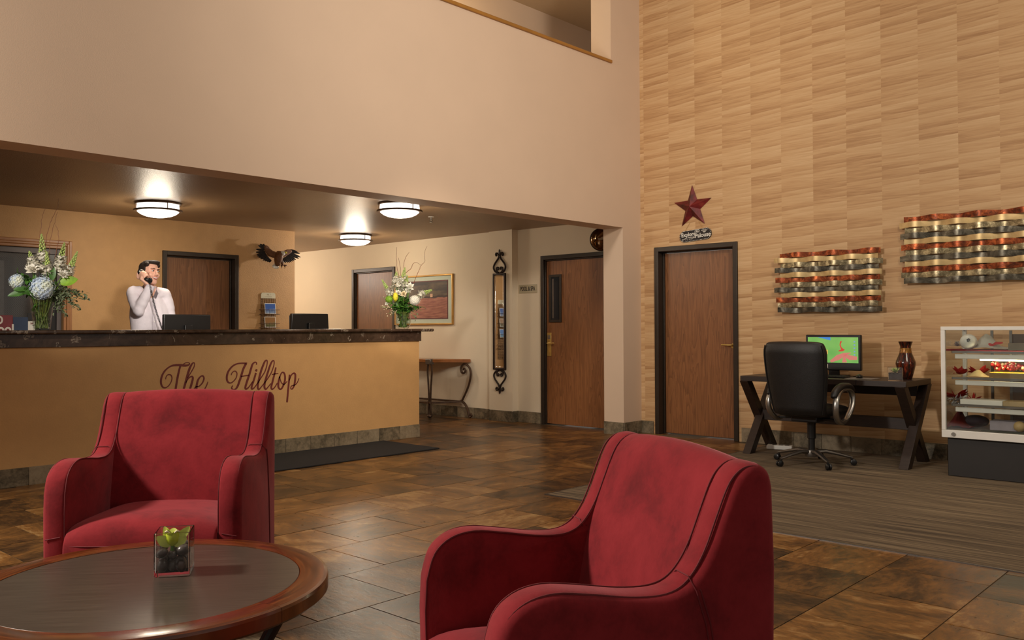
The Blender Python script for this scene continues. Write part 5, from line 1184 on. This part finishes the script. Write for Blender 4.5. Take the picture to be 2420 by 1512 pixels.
def spike(mt, rz, label, base, tip, m, stem_to, group, wide=.03, seed=1, bud=.45):
    base, tip = V(base), V(tip); t_ = thing('snapdragon', label, 'flower', mt @ base, rz, group); rr = random.Random(seed); d = tip-base; L = d.length; dn = d.normalized(); u, w = ring_frame(dn)
    b = nb(); tube(b, [V(stem_to)-base, (0, 0, 0), d*.5+u*.01, d], [.004, .004, .003, .0015], 6); O('stem', b, 'stem', t_)
    b1, b2 = nb(), nb(); n = int(L/.0048)+16
    for i in range(n):
        q = i/n; a = i*2.39996; e = u*math.cos(a)+w*math.sin(a); rad = wide*1.3*(1-q)**.6
        c = d*q+u*(.01*math.sin(PI*q))+e*rad*.55
        if q < 1-bud:
            for k in range(5): leafq(b1, c, e+dn*rr.uniform(-.5, .9)+u*rr.uniform(-.6, .6)+w*rr.uniform(-.6, .6), dn, rad*rr.uniform(.5, .85), rad*.62, rr.uniform(-.3, .5), 3)
        else: ell(b2, c, (.0035+.006*(1-q)*1.3,)*2+(.006+.008*(1-q)*1.3,), 6, 5)
    O('blossoms', b1, m, t_, ang=3); O('buds', b2, 'pet_green', t_)
def twig(mt, rz, label, pts, group, r=.0028):
    t_ = thing('curly_twig', label, 'twig', mt @ V(pts[0]), rz, group); P = catmull([V(p)-V(pts[0]) for p in pts], 5); rr = random.Random(len(pts)); b = nb()
    P = [p+V((rr.uniform(-1, 1), rr.uniform(-1, 1), 0))*.003 for p in P]
    tube(b, P, [r*(1-.6*i/len(P)) for i in range(len(P))], 5); O('stem', b, 'twig', t_)
def spray(mt, rz, name, label, base, ends, m, lw, ll, n, seed, group=None, round_=False, cat='foliage'):
    base = V(base); t_ = thing(name, label, cat, mt @ base, rz, group); rr = random.Random(seed); bs, bl = nb(), nb()
    for e in ends:
        e = V(e)-base; mid = e*.5+V((0, 0, .03)); P = catmull([V((0, 0, 0)), mid, e], 6); tube(bs, P, .002, 5)
        for i in range(n):
            q = rr.uniform(.2, 1); p = P[int(q*(len(P)-1))]+V((rr.gauss(0, .012), rr.gauss(0, .015), rr.gauss(0, .012)))
            if round_: ell(bl, p, rr.uniform(.6, 1.0)*lw, 6, 5)
            else: leafq(bl, p, (rr.gauss(0, 1), rr.gauss(0, 1), rr.gauss(0, .7)), (rr.gauss(0, 1), -.5, 1), ll*rr.uniform(.7, 1.1), lw, .15, 3)
    O('stem', bs, 'stem', t_); o = O('leaves', bl, m, t_, ang=3); o['kind'] = 'stuff'
def flower_vase(mt, rz, label, prof, water, stem_ends, seed):
    t_ = thing('flower_vase', label, 'vase', mt @ V((0, 0, 0)), rz); b = nb(); n = 40; inner = [(max(.001, r-.005), z+(.012 if i == 0 else 0)) for i, (r, z) in enumerate(prof)]
    lathe(b, [(.0005, 0)]+prof+inner[::-1]+[(.0005, inner[0][1])], n, caps=False); O('glass_body', b, 'pane', t_)
    r2 = thing('cut_stems', label.split(' standing')[0].split(' holding')[0]+': bundle of cut green stems inside', 'stems', mt @ V((0, 0, .012)), rz); rr = random.Random(seed); b = nb(); b2 = nb(); H_ = prof[-1][1]; rb_ = prof[0][0]*.92; rt_ = prof[-1][0]*.92
    for k in range(80):
        a, c = rr.uniform(0, 2*PI), rr.uniform(0, 2*PI); q1, q2 = rr.uniform(.1, .9), rr.uniform(.2, 1)
        tube(b, [(rb_*q1*math.cos(a), rb_*q1*math.sin(a), .004), (rt_*q2*math.cos(c)*.6, rt_*q2*math.sin(c)*.6, H_*.55), (rt_*q2*math.cos(c), rt_*q2*math.sin(c), H_*.98)], rr.uniform(.0028, .005), 5)
    for k in range(110): a = rr.uniform(0, 2*PI); q = rr.uniform(.2, .95); z = rr.uniform(.05, .9); rad = (rb_+(rt_-rb_)*z)*q; leafq(b2, (rad*math.cos(a), rad*math.sin(a), z*H_), (rr.gauss(0, 1), rr.gauss(0, 1), rr.gauss(0, 1)), (rr.random(), 0, 1), .04, .014, .2, 3)
    O('stems', b, 'stem_mix', r2)['kind'] = 'stuff'; O('stem_leaves', b2, 'leaf', r2, ang=3)['kind'] = 'stuff'
mt, rz, L, kk = arrangement(99, 7.56)
flower_vase(mt, rz, 'tall tapered glass vase standing at the left end of the counter', [(.058, .0), (.062, .01), (.066, .05), (.074, .13), (.083, .21), (.088, .262)], .2, 0, 3)
S0 = V((0, 0, .20))
head_flower(mt, rz, 'hydrangea', 'large pale blue hydrangea head in the middle of the left bouquet', L(99, 674, -.075), (.088, .07, .095), 'hydrangea', S0, 'hydrangeas')
head_flower(mt, rz, 'hydrangea', 'smaller blue white hydrangea at the far left of the left bouquet', L(47, 659, -.02), (.054, .05, .058), 'hydrangea', S0, 'hydrangeas')
layered(mt, rz, 'chrysanthemum', 'white chrysanthemum above the blue hydrangea', L(78, 634, -.06), .062, 'pet_white', S0, 40, (-.1, -.8, .6))
layered(mt, rz, 'carnation', 'white carnation at the right of the left bouquet', L(142, 643, -.05), .048, 'pet_white', S0, 36, (.2, -.8, .5))
layered(mt, rz, 'carnation', 'small white carnation half hidden behind the left snapdragons', L(118, 652, .0), .04, 'pet_cream', S0, 30, (.2, -.8, .5))
for lb, bx, by, tx, ty, wd, sd, dd, bd in (('tallest white snapdragon spike in the left bouquet', 102, 632, 97, 545, .05, 3, 0, .5), ('white snapdragon spike right of the tallest in the left bouquet', 133, 634, 146, 563, .044, 5, .02, .45), ('rightmost green tipped snapdragon of the left bouquet', 152, 642, 174, 583, .034, 7, .03, .6), ('short white snapdragon left of the tallest in the left bouquet', 82, 632, 72, 586, .042, 9, .02, .3), ('pale green snapdragon between two taller ones in the left bouquet', 110, 640, 108, 588, .032, 11, -.04, .6)):
    spike(mt, rz, lb, L(bx, by, dd), L(tx, ty, dd), 'pet_white', S0, 'snapdragons in the left bouquet', wd, sd, bd)
for i, (lb, pts) in enumerate((('leftmost thin curly twig above the left bouquet', [(94, 600), (93, 556), (96, 530), (98, 506), (104, 485)]), ('tallest curly twig above the left bouquet', [(108, 620), (106, 570), (112, 530), (122, 500), (131, 478), (132, 458)]), ('curly twig beside the tallest above the left bouquet', [(114, 625), (114, 580), (117, 550), (125, 515), (130, 490)]), ('rightmost bent twig above the left bouquet', [(124, 620), (128, 585), (133, 560), (132, 535), (126, 520)]))): twig(mt, rz, lb, [L(x, y, .02+.01*i) for x, y in pts], 'curly twigs in the left bouquet')
def big_leaf(mt, rz, label, p, q, w, m, nrm=(0, -1, .4), group='broad leaves in the left bouquet'):
    t_ = thing('broad_leaf', label, 'leaf', mt @ V(p), rz, group); b = nb(); d = V(q)-V(p); leafq(b, (0, 0, 0), d, nrm, d.length, w, .12, 8); tube(b, [(0, 0, 0), V((0, 0, .18))-V(p)], .003, 5); O('leaf_blade', b, m, t_, ang=3)
for lb, p, q, w, m_ in (('broad lime leaf at the right of the left bouquet', (138, 662), (174, 650), .085, 'leaf_lime'), ('dark leaf pointing left below the small hydrangea', (70, 682), (28, 692), .055, 'leaf'), ('narrow leaf above the large blue hydrangea', (82, 668), (84, 640), .035, 'leaf'), ('dark leaf behind the snapdragons in the left bouquet', (118, 655), (124, 625), .05, 'leaf'), ('second dark leaf under the small hydrangea', (68, 676), (40, 678), .05, 'leaf'), ('leaf hanging over the left rim of the tall vase', (76, 690), (60, 676), .045, 'leaf')): big_leaf(mt, rz, lb, L(*p, -.04), L(*q, -.06), w, m_)
spray(mt, rz, 'eucalyptus', 'seeded eucalyptus drooping over the right side of the left bouquet', L(118, 690), [L(150, 672, -.03), L(175, 685, -.02), L(196, 690, -.03), L(202, 702, -.01), L(182, 725, -.03), L(150, 738, -.02), L(165, 700, -.05), L(140, 712, -.06), L(132, 730, -.03)], 'euc', .016, .034, 50, 5, 'eucalyptus')
spray(mt, rz, 'filler_greens', 'small leafy greens filling the middle of the left bouquet', L(99, 700), [L(60, 652, -.02), L(75, 655, .02), L(110, 650, .02), L(128, 665, .0), L(60, 685, -.04), L(85, 690, -.05), L(48, 640, 0), L(140, 690, 0), L(120, 690, -.03)], 'leaf', .028, .05, 36, 6)
mt, rz, L, kk = arrangement(953, 7.56)
flower_vase(mt, rz, 'rounded glass vase holding white flowers at the right end of the counter', [(.052, 0), (.066, .012), (.082, .05), (.088, .09), (.084, .13), (.082, .165), (.086, .18)], .12, 0, 8)
S0 = V((0, 0, .14))
layered(mt, rz, 'rose', 'cream rose at the centre of the right bouquet', L(954, 692, -.10), .045, 'pet_cream', S0, 30, (0, -.95, .25))
head_flower(mt, rz, 'hydrangea', 'white hydrangea head right of the cream rose', L(980, 706, -.06), (.058, .05, .056), 'pet_white', S0, 'hydrangeas')
head_flower(mt, rz, 'green_ball_flower', 'fuzzy lime green ball flower at the left of the right bouquet', L(920, 704, -.05), (.042, .04, .042), 'leaf_lime', S0)
head_flower(mt, rz, 'yellow_flower', 'bright yellow flower beside the lime green ball', L(935, 698, -.08), (.030, .03, .052), 'pet_yellow', S0)
layered(mt, rz, 'lily', 'open white lily above the white hydrangea', L(969, 676, -.05), .065, 'pet_white', S0, 16, (.1, -.8, .5))
for lb, bx, by, tx, ty, wd, sd, bd in (('white snapdragon spike tallest on the left of the right bouquet', 938, 678, 937, 638, .055, 21, .3), ('green tipped snapdragon at the top of the right bouquet', 950, 670, 957, 628, .045, 22, .5), ('snapdragon leaning far left in the right bouquet', 926, 696, 903, 657, .036, 23, .5), ('snapdragon leaning far right in front of the picture', 990, 694, 1021, 681, .038, 24, .55), ('pale green snapdragon beside the tallest in the right bouquet', 958, 676, 962, 646, .04, 25, .7)):
    spike(mt, rz, lb, L(bx, by, -.02), L(tx, ty, -.02), 'pet_white', S0, 'snapdragons in the right bouquet', wd, sd, bd)
for i, (lb, pts) in enumerate((('thin twig at the left above the right bouquet', [(946, 665), (940, 635), (937, 605), (938, 580)]), ('short twig beside the thin left one above the right bouquet', [(948, 660), (946, 630), (942, 605)]), ('tall zigzag twig at the right above the right bouquet', [(976, 670), (984, 650), (991, 632), (996, 622), (1004, 613), (1003, 596), (1009, 577)]), ('arched twig looping over the right bouquet', [(957, 642), (971, 630), (977, 618), (985, 616), (995, 622)]), ('slanting twig reaching up right from the right bouquet', [(955, 640), (956, 610), (967, 591)]))): twig(mt, rz, lb, [L(x, y, .01*i) for x, y in pts], 'curly twigs in the right bouquet', .0032)
spray(mt, rz, 'filler_greens', 'dark leafy greens filling the middle of the right bouquet', L(953, 735), [L(930, 712, -.03), L(945, 705, -.05), L(960, 708, -.06), L(972, 725, -.03), L(935, 728, -.05), L(955, 722, -.07), L(985, 722, -.02), L(925, 722, 0), L(965, 700, 0), L(945, 690, 0)], 'leaf', .032, .058, 34, 16)
layered(mt, rz, 'carnation', 'white carnation just left of the cream rose', L(942, 690, -.06), .045, 'pet_white', S0, 40, (-.2, -.9, .4))
layered(mt, rz, 'carnation', 'white carnation between the rose and the open lily', L(964, 684, -.03), .045, 'pet_white', S0, 40, (.2, -.8, .5))
layered(mt, rz, 'carnation', 'small white carnation at the lower left of the right bouquet', L(916, 714, -.04), .03, 'pet_white', S0, 30, (-.4, -.8, .3))
spray(mt, rz, 'berry_spray', 'cream berry sprigs hanging at the left of the right bouquet', L(945, 735), [L(900, 722, -.03), L(908, 724, -.02), L(918, 738, -.04), L(922, 745, -.03), L(905, 698, -.01)], 'pet_cream', .007, .02, 13, 17, None, True)
spray(mt, rz, 'eucalyptus', 'round leaved eucalyptus sprigs at the right of the right bouquet', L(960, 735), [L(996, 730, -.02), L(990, 742, -.02), L(1004, 722, -.01), L(982, 748, -.03)], 'euc', .022, .024, 9, 18, 'eucalyptus')
# ------------------------------------------------------------------ the clerk
PX0 = 358; po = at(PX0, 775, 'Y', 8.44); kz = CAM_F/proj(po)[2]
prz = CAM_YAW-PI/2+math.atan((PPX-PX0)/CAM_F)+math.radians(10)
pe = thing('person', 'clerk in a pale shirt smiling with a telephone handset at his ear', 'person', (po.x, po.y, .0), prz)
def hx(px, py, d=0): return V(((px-PX0)/kz, d, 1.2+(775-py)/kz))
Hc = hx(354, 642, -.02); HR = Matrix.Translation(Hc) @ Matrix.Rotation(math.radians(26), 4, 'Z') @ Matrix.Rotation(math.radians(-3), 4, 'X') @ Matrix.Rotation(math.radians(4), 4, 'Y')
def hp(x, y, z): return HR @ V((x, y, z))
HQ = HR.to_3x3()
sh_r, el_r, wr_r = hx(317, 688, .02), hx(326, 733, -.10), hx(350, 675, -.135)
sh_l, el_l, wr_l = hx(389, 691, .02), hx(401, 745, .03), V((.22, -.14, 1.02))
ear, mouth = hp(-.098, .004, -.004), hp(-.070, -.098, -.090)
ux = (mouth-ear).normalized(); no = (HQ @ V((-1, -.25, -.1))).normalized(); no = (no-ux*no.dot(ux)).normalized(); tt = no.cross(ux).normalized()
if tt.z < 0: tt = -tt
mid = ear.lerp(mouth, .5)+no*.022
b = nb()
E_ = lambda c, r, R_=HQ: ell(b, HR @ V(c), r, 16, 12, R_)
E_((0, .015, .035), (.074, .094, .088)); E_((0, -.015, -.03), (.061, .072, .085)); E_((0, -.058, -.098), (.031, .028, .024)); E_((0, -.02, -.075), (.05, .06, .045))
for s in (-1, 1):
    E_((s*.036, -.058, -.028), (.026, .024, .026)); E_((s*.078, .012, -.004), (.010, .022, .034)); E_((s*.026, -.078, .034), (.026, .014, .010))
tube(b, [hp(0, -.080, .026), hp(0, -.098, -.006), hp(0, -.107, -.024), hp(0, -.095, -.034)], [.009, .010, .014, .010], 10)
for s in (-1, 1): E_((s*.012, -.092, -.030), (.010, .010, .008))
tube(b, [hp(0, .02, -.06), Hc+V((0, .03, -.13)), Hc+V((.0, .03, -.20))], [.052, .052, .060], 16)      # neck
nk = Hc+V((0, .03, -.20))
ell(b, nk+V((.004, -.036, -.012)), (.040, .040, .070), 14, 10)
tube(b, [nk+V((0, 0, .0)), nk+V((0, 0, -.12)), nk+V((0, 0, -.30)), V((.0, .03, 1.05)), V((0, .03, .95))], [.042, .062, .074, .07, .08], 20, 1.7)
tube(b, [sh_r, el_r], [.045, .036], 12); tube(b, [el_r, wr_r], [.036, .026], 12); tube(b, [sh_l, el_l, wr_l], [.045, .036, .026], 12)
for s in (-1, 1): tube(b, [V((s*.09, .03, .96)), V((s*.10, .02, .5)), V((s*.11, .04, .10))], [.085, .058, .042], 12); tube(b, [V((s*.11, .05, .06)), V((s*.115, -.06, .04)), V((s*.12, -.14, .03))], [.042, .04, .03], 10, .8)
# right hand wrapped round the handset: palm, four fingers, thumb
palm = mid+no*.018-tt*.030
tube(b, [wr_r, wr_r.lerp(palm, .55), palm, palm+tt*.028+no*.002], [.026, .030, .036, .030], 12, .6)
for i, (q, ln_) in enumerate(((-.030, .92), (-.009, 1.05), (.012, 1.0), (.032, .85))):
    k0 = palm+ux*q+tt*.020+no*.004
    tube(b, catmull([k0-tt*.02, k0, k0+tt*.030*ln_+no*.006, k0+tt*.047*ln_-no*.012, k0+tt*.042*ln_-no*.032, k0+tt*.026*ln_-no*.038], 4), [.0105]*8+[.0095]*7+[.009]*6, 8)
tube(b, catmull([palm-ux*.02-tt*.02, palm-ux*.045-tt*.004+no*.004, palm-ux*.062+tt*.016+no*.002, palm-ux*.072+tt*.030-no*.004], 4), [.014]*5+[.011]*4+[.009]*4, 8)
# left hand, resting below the counter line
tube(b, [wr_l, wr_l+V((0, -.05, -.02)), wr_l+V((0, -.09, -.03))], [.025, .036, .034], 10, .55)
for i in range(4): q = -.027+.018*i; tube(b, [wr_l+V((q, -.08, -.03)), wr_l+V((q, -.125, -.04)), wr_l+V((q, -.155-.006*(i % 3), -.06))], [.0095, .009, .008], 8)
tube(b, [wr_l+V((-.02, -.03, -.02)), wr_l+V((-.05, -.06, -.03)), wr_l+V((-.055, -.095, -.04))], [.012, .011, .009], 8)
bo = O('body', b, 'skin', pe, ang=3); rm = bo.modifiers.new('remesh', 'REMESH'); rm.mode = 'VOXEL'; rm.voxel_size = .0055; rm.use_smooth_shade = True
sm = bo.modifiers.new('smooth', 'SMOOTH'); sm.iterations = 4; sm.factor = .5
# shirt
b = nb()
ch = [(-.020, .075, .95), (-.055, .135, .72), (-.12, .180, .58), (-.22, .190, .60), (-.34, .182, .62), (-.48, .178, .64), (-.62, .190, .62), (-.72, .195, .62)]
rings = []
for dz, w, f in ch:
    c = V((nk.x*max(0, 1+dz*2), .03, nk.z+dz)); rings.append([b.verts.new(c+V((w*math.cos(2*PI*k/28)*(1 if abs(math.cos(2*PI*k/28)) < .9 else 1), w*f*math.sin(2*PI*k/28), 0))) for k in range(28)])
for r1, r2 in zip(rings, rings[1:]):
    for k in range(28): b.faces.new((r1[k], r1[(k+1) % 28], r2[(k+1) % 28], r2[k]))
b.faces.new(rings[0]); b.faces.new(rings[-1][::-1])
ell(b, el_r+V((0, 0, .002)), (.054, .054, .054), 14, 10)
for q_ in (sh_r, sh_l): ell(b, q_, (.054, .058, .056), 14, 10)
def sleeve(pts, rad):
    P = catmull(pts, 6); n = len(P); rr = []
    for i in range(n):
        q = i/(n-1)*(len(rad)-1); j = min(int(q), len(rad)-2); rr.append((rad[j]*(1-q+j)+rad[j+1]*(q-j))*(1+.045*math.sin(i*1.9)))
    tube(b, P, rr, 18)
tube(b, [nk+V((-.02, .0, -.07)), sh_r.lerp(nk, .3)+V((0, 0, .012)), sh_r], [.06, .064, .058], 16); tube(b, [nk+V((.02, 0, -.07)), sh_l.lerp(nk, .3)+V((0, 0, .012)), sh_l], [.06, .064, .058], 16)
sleeve([sh_r+V((.03, 0, 0)), sh_r, sh_r.lerp(el_r, .5)+V((-.006, 0, 0)), el_r+V((0, 0, -.004))], [.055, .059, .060, .054]); sleeve([el_r+V((-.004, 0, .01)), el_r.lerp(wr_r, .45)+V((-.006, -.004, 0)), wr_r], [.054, .052, .040])
sleeve([sh_l, sh_l.lerp(el_l, .5)+V((.008, 0, 0)), el_l, el_l.lerp(wr_l, .5), wr_l], [.054, .056, .052, .05, .04])
so_ = O('shirt', b, plain('shirt_cloth', C(238, 228, 234), .8, var=.03, scale=30, bump=.35, bscale=26), pe, ang=3); rm = so_.modifiers.new('remesh', 'REMESH'); rm.mode = 'VOXEL'; rm.voxel_size = .008; rm.use_smooth_shade = True
sm = so_.modifiers.new('smooth', 'SMOOTH'); sm.iterations = 9; sm.factor = .5
b = nb(); tube(b, [el_r.lerp(wr_r, .80), wr_r+(wr_r-el_r).normalized()*.012], [.044, .041], 20); O('cuff', b, 'shirt', so_, bevel=.003)
for s in (-1, 1):
    b = nb(); up_ = [(s*.004, .060, .092), (s*.045, .045, .088), (s*.064, .005, .072), (s*.055, -.040, .034), (s*.020, -.072, -.030)]; dn_ = [(s*.004, .082, .040), (s*.062, .062, .036), (s*.082, .005, .026), (s*.072, -.056, .000), (s*.044, -.092, -.052)]
    P1 = [b.verts.new(nk+V(q)) for q in up_]; P2 = [b.verts.new(nk+V(q)) for q in dn_]
    for k in range(4): b.faces.new((P1[k], P1[k+1], P2[k+1], P2[k]))
    bmesh.ops.solidify(b, geom=b.faces[:], thickness=.005); O('collar', b, 'shirt', so_, ang=1.2)
def chest_y(z):
    dz = z-nk.z
    for (d1, w1, f1), (d2, w2, f2) in zip(ch, ch[1:]):
        if d2 <= dz <= d1: q = (d1-dz)/(d1-d2); return .03-(w1*f1+(w2*f2-w1*f1)*q)
    return .03-.12
b = nb(); pts = []
for i in range(14): z = nk.z-.07-.5*i/13; pts.append((z, chest_y(z)-.006))
prev = None
for z, y in pts:
    cur = [b.verts.new((.008+dx, y-dy, z)) for dx, dy in ((-.017, 0), (-.015, .004), (.015, .004), (.017, 0))]
    if prev:
        for k in range(3): b.faces.new((prev[k], prev[k+1], cur[k+1], cur[k]))
    prev = cur
O('placket', b, 'shirt', so_, ang=.6)
for i in range(5): z = nk.z-.11-.085*i; b = nb(); ell(b, (.008, chest_y(z)-.011, z), (.005, .002, .005), 8, 6); O('button', b, 'paper', so_)
b = nb()
for s in (-1, 1): tube(b, [V((s*.09, .03, .98)), V((s*.10, .02, .5)), V((s*.11, .04, .12))], [.105, .08, .075], 16)
tube(b, [V((0, .03, 1.02)), V((0, .03, .86))], [.13, .13], 20, 1.4); to_ = O('trousers', b, 'trousers', pe)
for s in (-1, 1): b = nb(); tube(b, catmull([V((s*.11, .09, .05)), V((s*.11, .03, .055)), V((s*.115, -.08, .045)), V((s*.12, -.17, .03))], 4), [.04]*4+[.046]*5+[.045]*3+[.03], 12, .9); [setattr(v.co, 'z', max(.001, v.co.z)) for v in b.verts]; O('shoe', b, 'black', pe)
# face details
for s in (-1, 1):
    b = nb(); ell(b, hp(s*.030, -.080, .009), (.0135, .008, .006), 12, 8, HQ); eo = O('eye', b, 'eye_white', bo); b = nb(); ell(b, hp(s*.030+.003, -.0868, .009), (.0058, .003, .0058), 10, 8, HQ); O('iris', b, 'black', eo) if False else O('iris', b, 'black', bo)
    b = nb(); tube(b, [hp(s*.012, -.092, .026), hp(s*.030, -.091, .033), hp(s*.048, -.078, .028)], [.0035, .0042, .002], 6, .8); O('eyebrow', b, 'hair', bo)
    b = nb(); tube(b, [hp(s*.017, -.088, .012), hp(s*.030, -.0895, .0165), hp(s*.044, -.081, .011)], [.0012, .0022, .0012], 5); O('eyelid', b, 'hair', bo)
b = nb(); P = [hp(.027*u, -.0935+.020*u*u, -.058+.009*u*u) for u in [-1+.2*i for i in range(11)]]; tube(b, P, [.0045+.0028*(1-abs(-1+.2*i)) for i in range(11)], 8, .9); O('teeth', b, 'tooth', bo)
for dz, th in ((.0085, .0034), (-.0095, .0045)):
    b = nb(); P = [hp(.031*u, -.0935+.022*u*u-.001, -.058+dz*(1-u*u)+.010*u*u) for u in [-1+.2*i for i in range(11)]]; tube(b, P, [th*(.5+.5*(1-abs(-1+.2*i))) for i in range(11)], 8); O('lip', b, 'lip', bo)
# hair: short sides, fuller swept top
b = nb()
for q in (-1, 1):
    for c, r in (((q*.067, .036, .048), (.016, .052, .052)), ((q*.069, -.001, .036), (.011, .020, .038)), ((q*.062, -.026, .074), (.018, .034, .024)), ((q*.050, .075, .01), (.026, .034, .056))): ell(b, HR @ V(c), r, 14, 10, HQ)
ell(b, HR @ V((0, .092, .0)), (.056, .024, .060), 14, 10, HQ)
for c, r in (((0, .012, .094), (.070, .082, .034)), ((.008, -.042, .098), (.060, .044, .026)), ((.024, -.064, .101), (.036, .022, .018)), ((0, .06, .06), (.07, .055, .06))): ell(b, HR @ V(c), r, 16, 10, HQ)
ho = O('hair', b, 'hair', pe, ang=3); rm = ho.modifiers.new('remesh', 'REMESH'); rm.mode = 'VOXEL'; rm.voxel_size = .004; rm.use_smooth_shade = True
sm = ho.modifiers.new('smooth', 'SMOOTH'); sm.iterations = 9; sm.factor = .5
# telephone handset and coiled cord
ph_ = thing('telephone_handset', 'black telephone handset held to the clerk\'s ear, with a coiled cord', 'telephone', (po.x, po.y, 0), prz)
b = nb(); P = catmull([ear+no*.016, ear+no*.036+ux*.012, mid+no*.012, mouth+no*.036-ux*.012, mouth+no*.014], 5); tube(b, P, [.020]*4+[.017]*5+[.0135]*4+[.0165]*5+[.018]*3, 12, .8)
tube(b, [ear-no*.004, ear+no*.022], [.031, .026], 18); tube(b, [mouth-no*.002, mouth+no*.020], [.028, .024], 18); O('handset', b, 'black', ph_, bevel=.004)
b = nb(); c0 = mouth+no*.02+V((.006, -.01, -.016)); c1 = hx(379, 792, -.215); n = 46*9; P = []
for i in range(n+1):
    q = i/n; c = c0.lerp(c1, q)+V((-.016*math.sin(PI*q), 0, 0)); a = 2*PI*46*q; P.append(c+V((.0085*math.cos(a), .0085*math.sin(a), 0)))
tube(b, P, .0026, 5); tube(b, [mouth+no*.01, c0+V((0, 0, .004)), P[0]], .003, 6); O('coiled_cord', b, 'black', ph_)
tb_ = thing('desk_telephone', 'black desk telephone behind the counter under the coiled cord', 'telephone', (po.x+.15, 7.97, .741), 0); b = nb(); prism(b, [(-.09, 0), (.10, 0), (.10, .08), (-.09, .03)], 'x', -.09, .09); O('phone_case', b, 'black', tb_, bevel=.006)
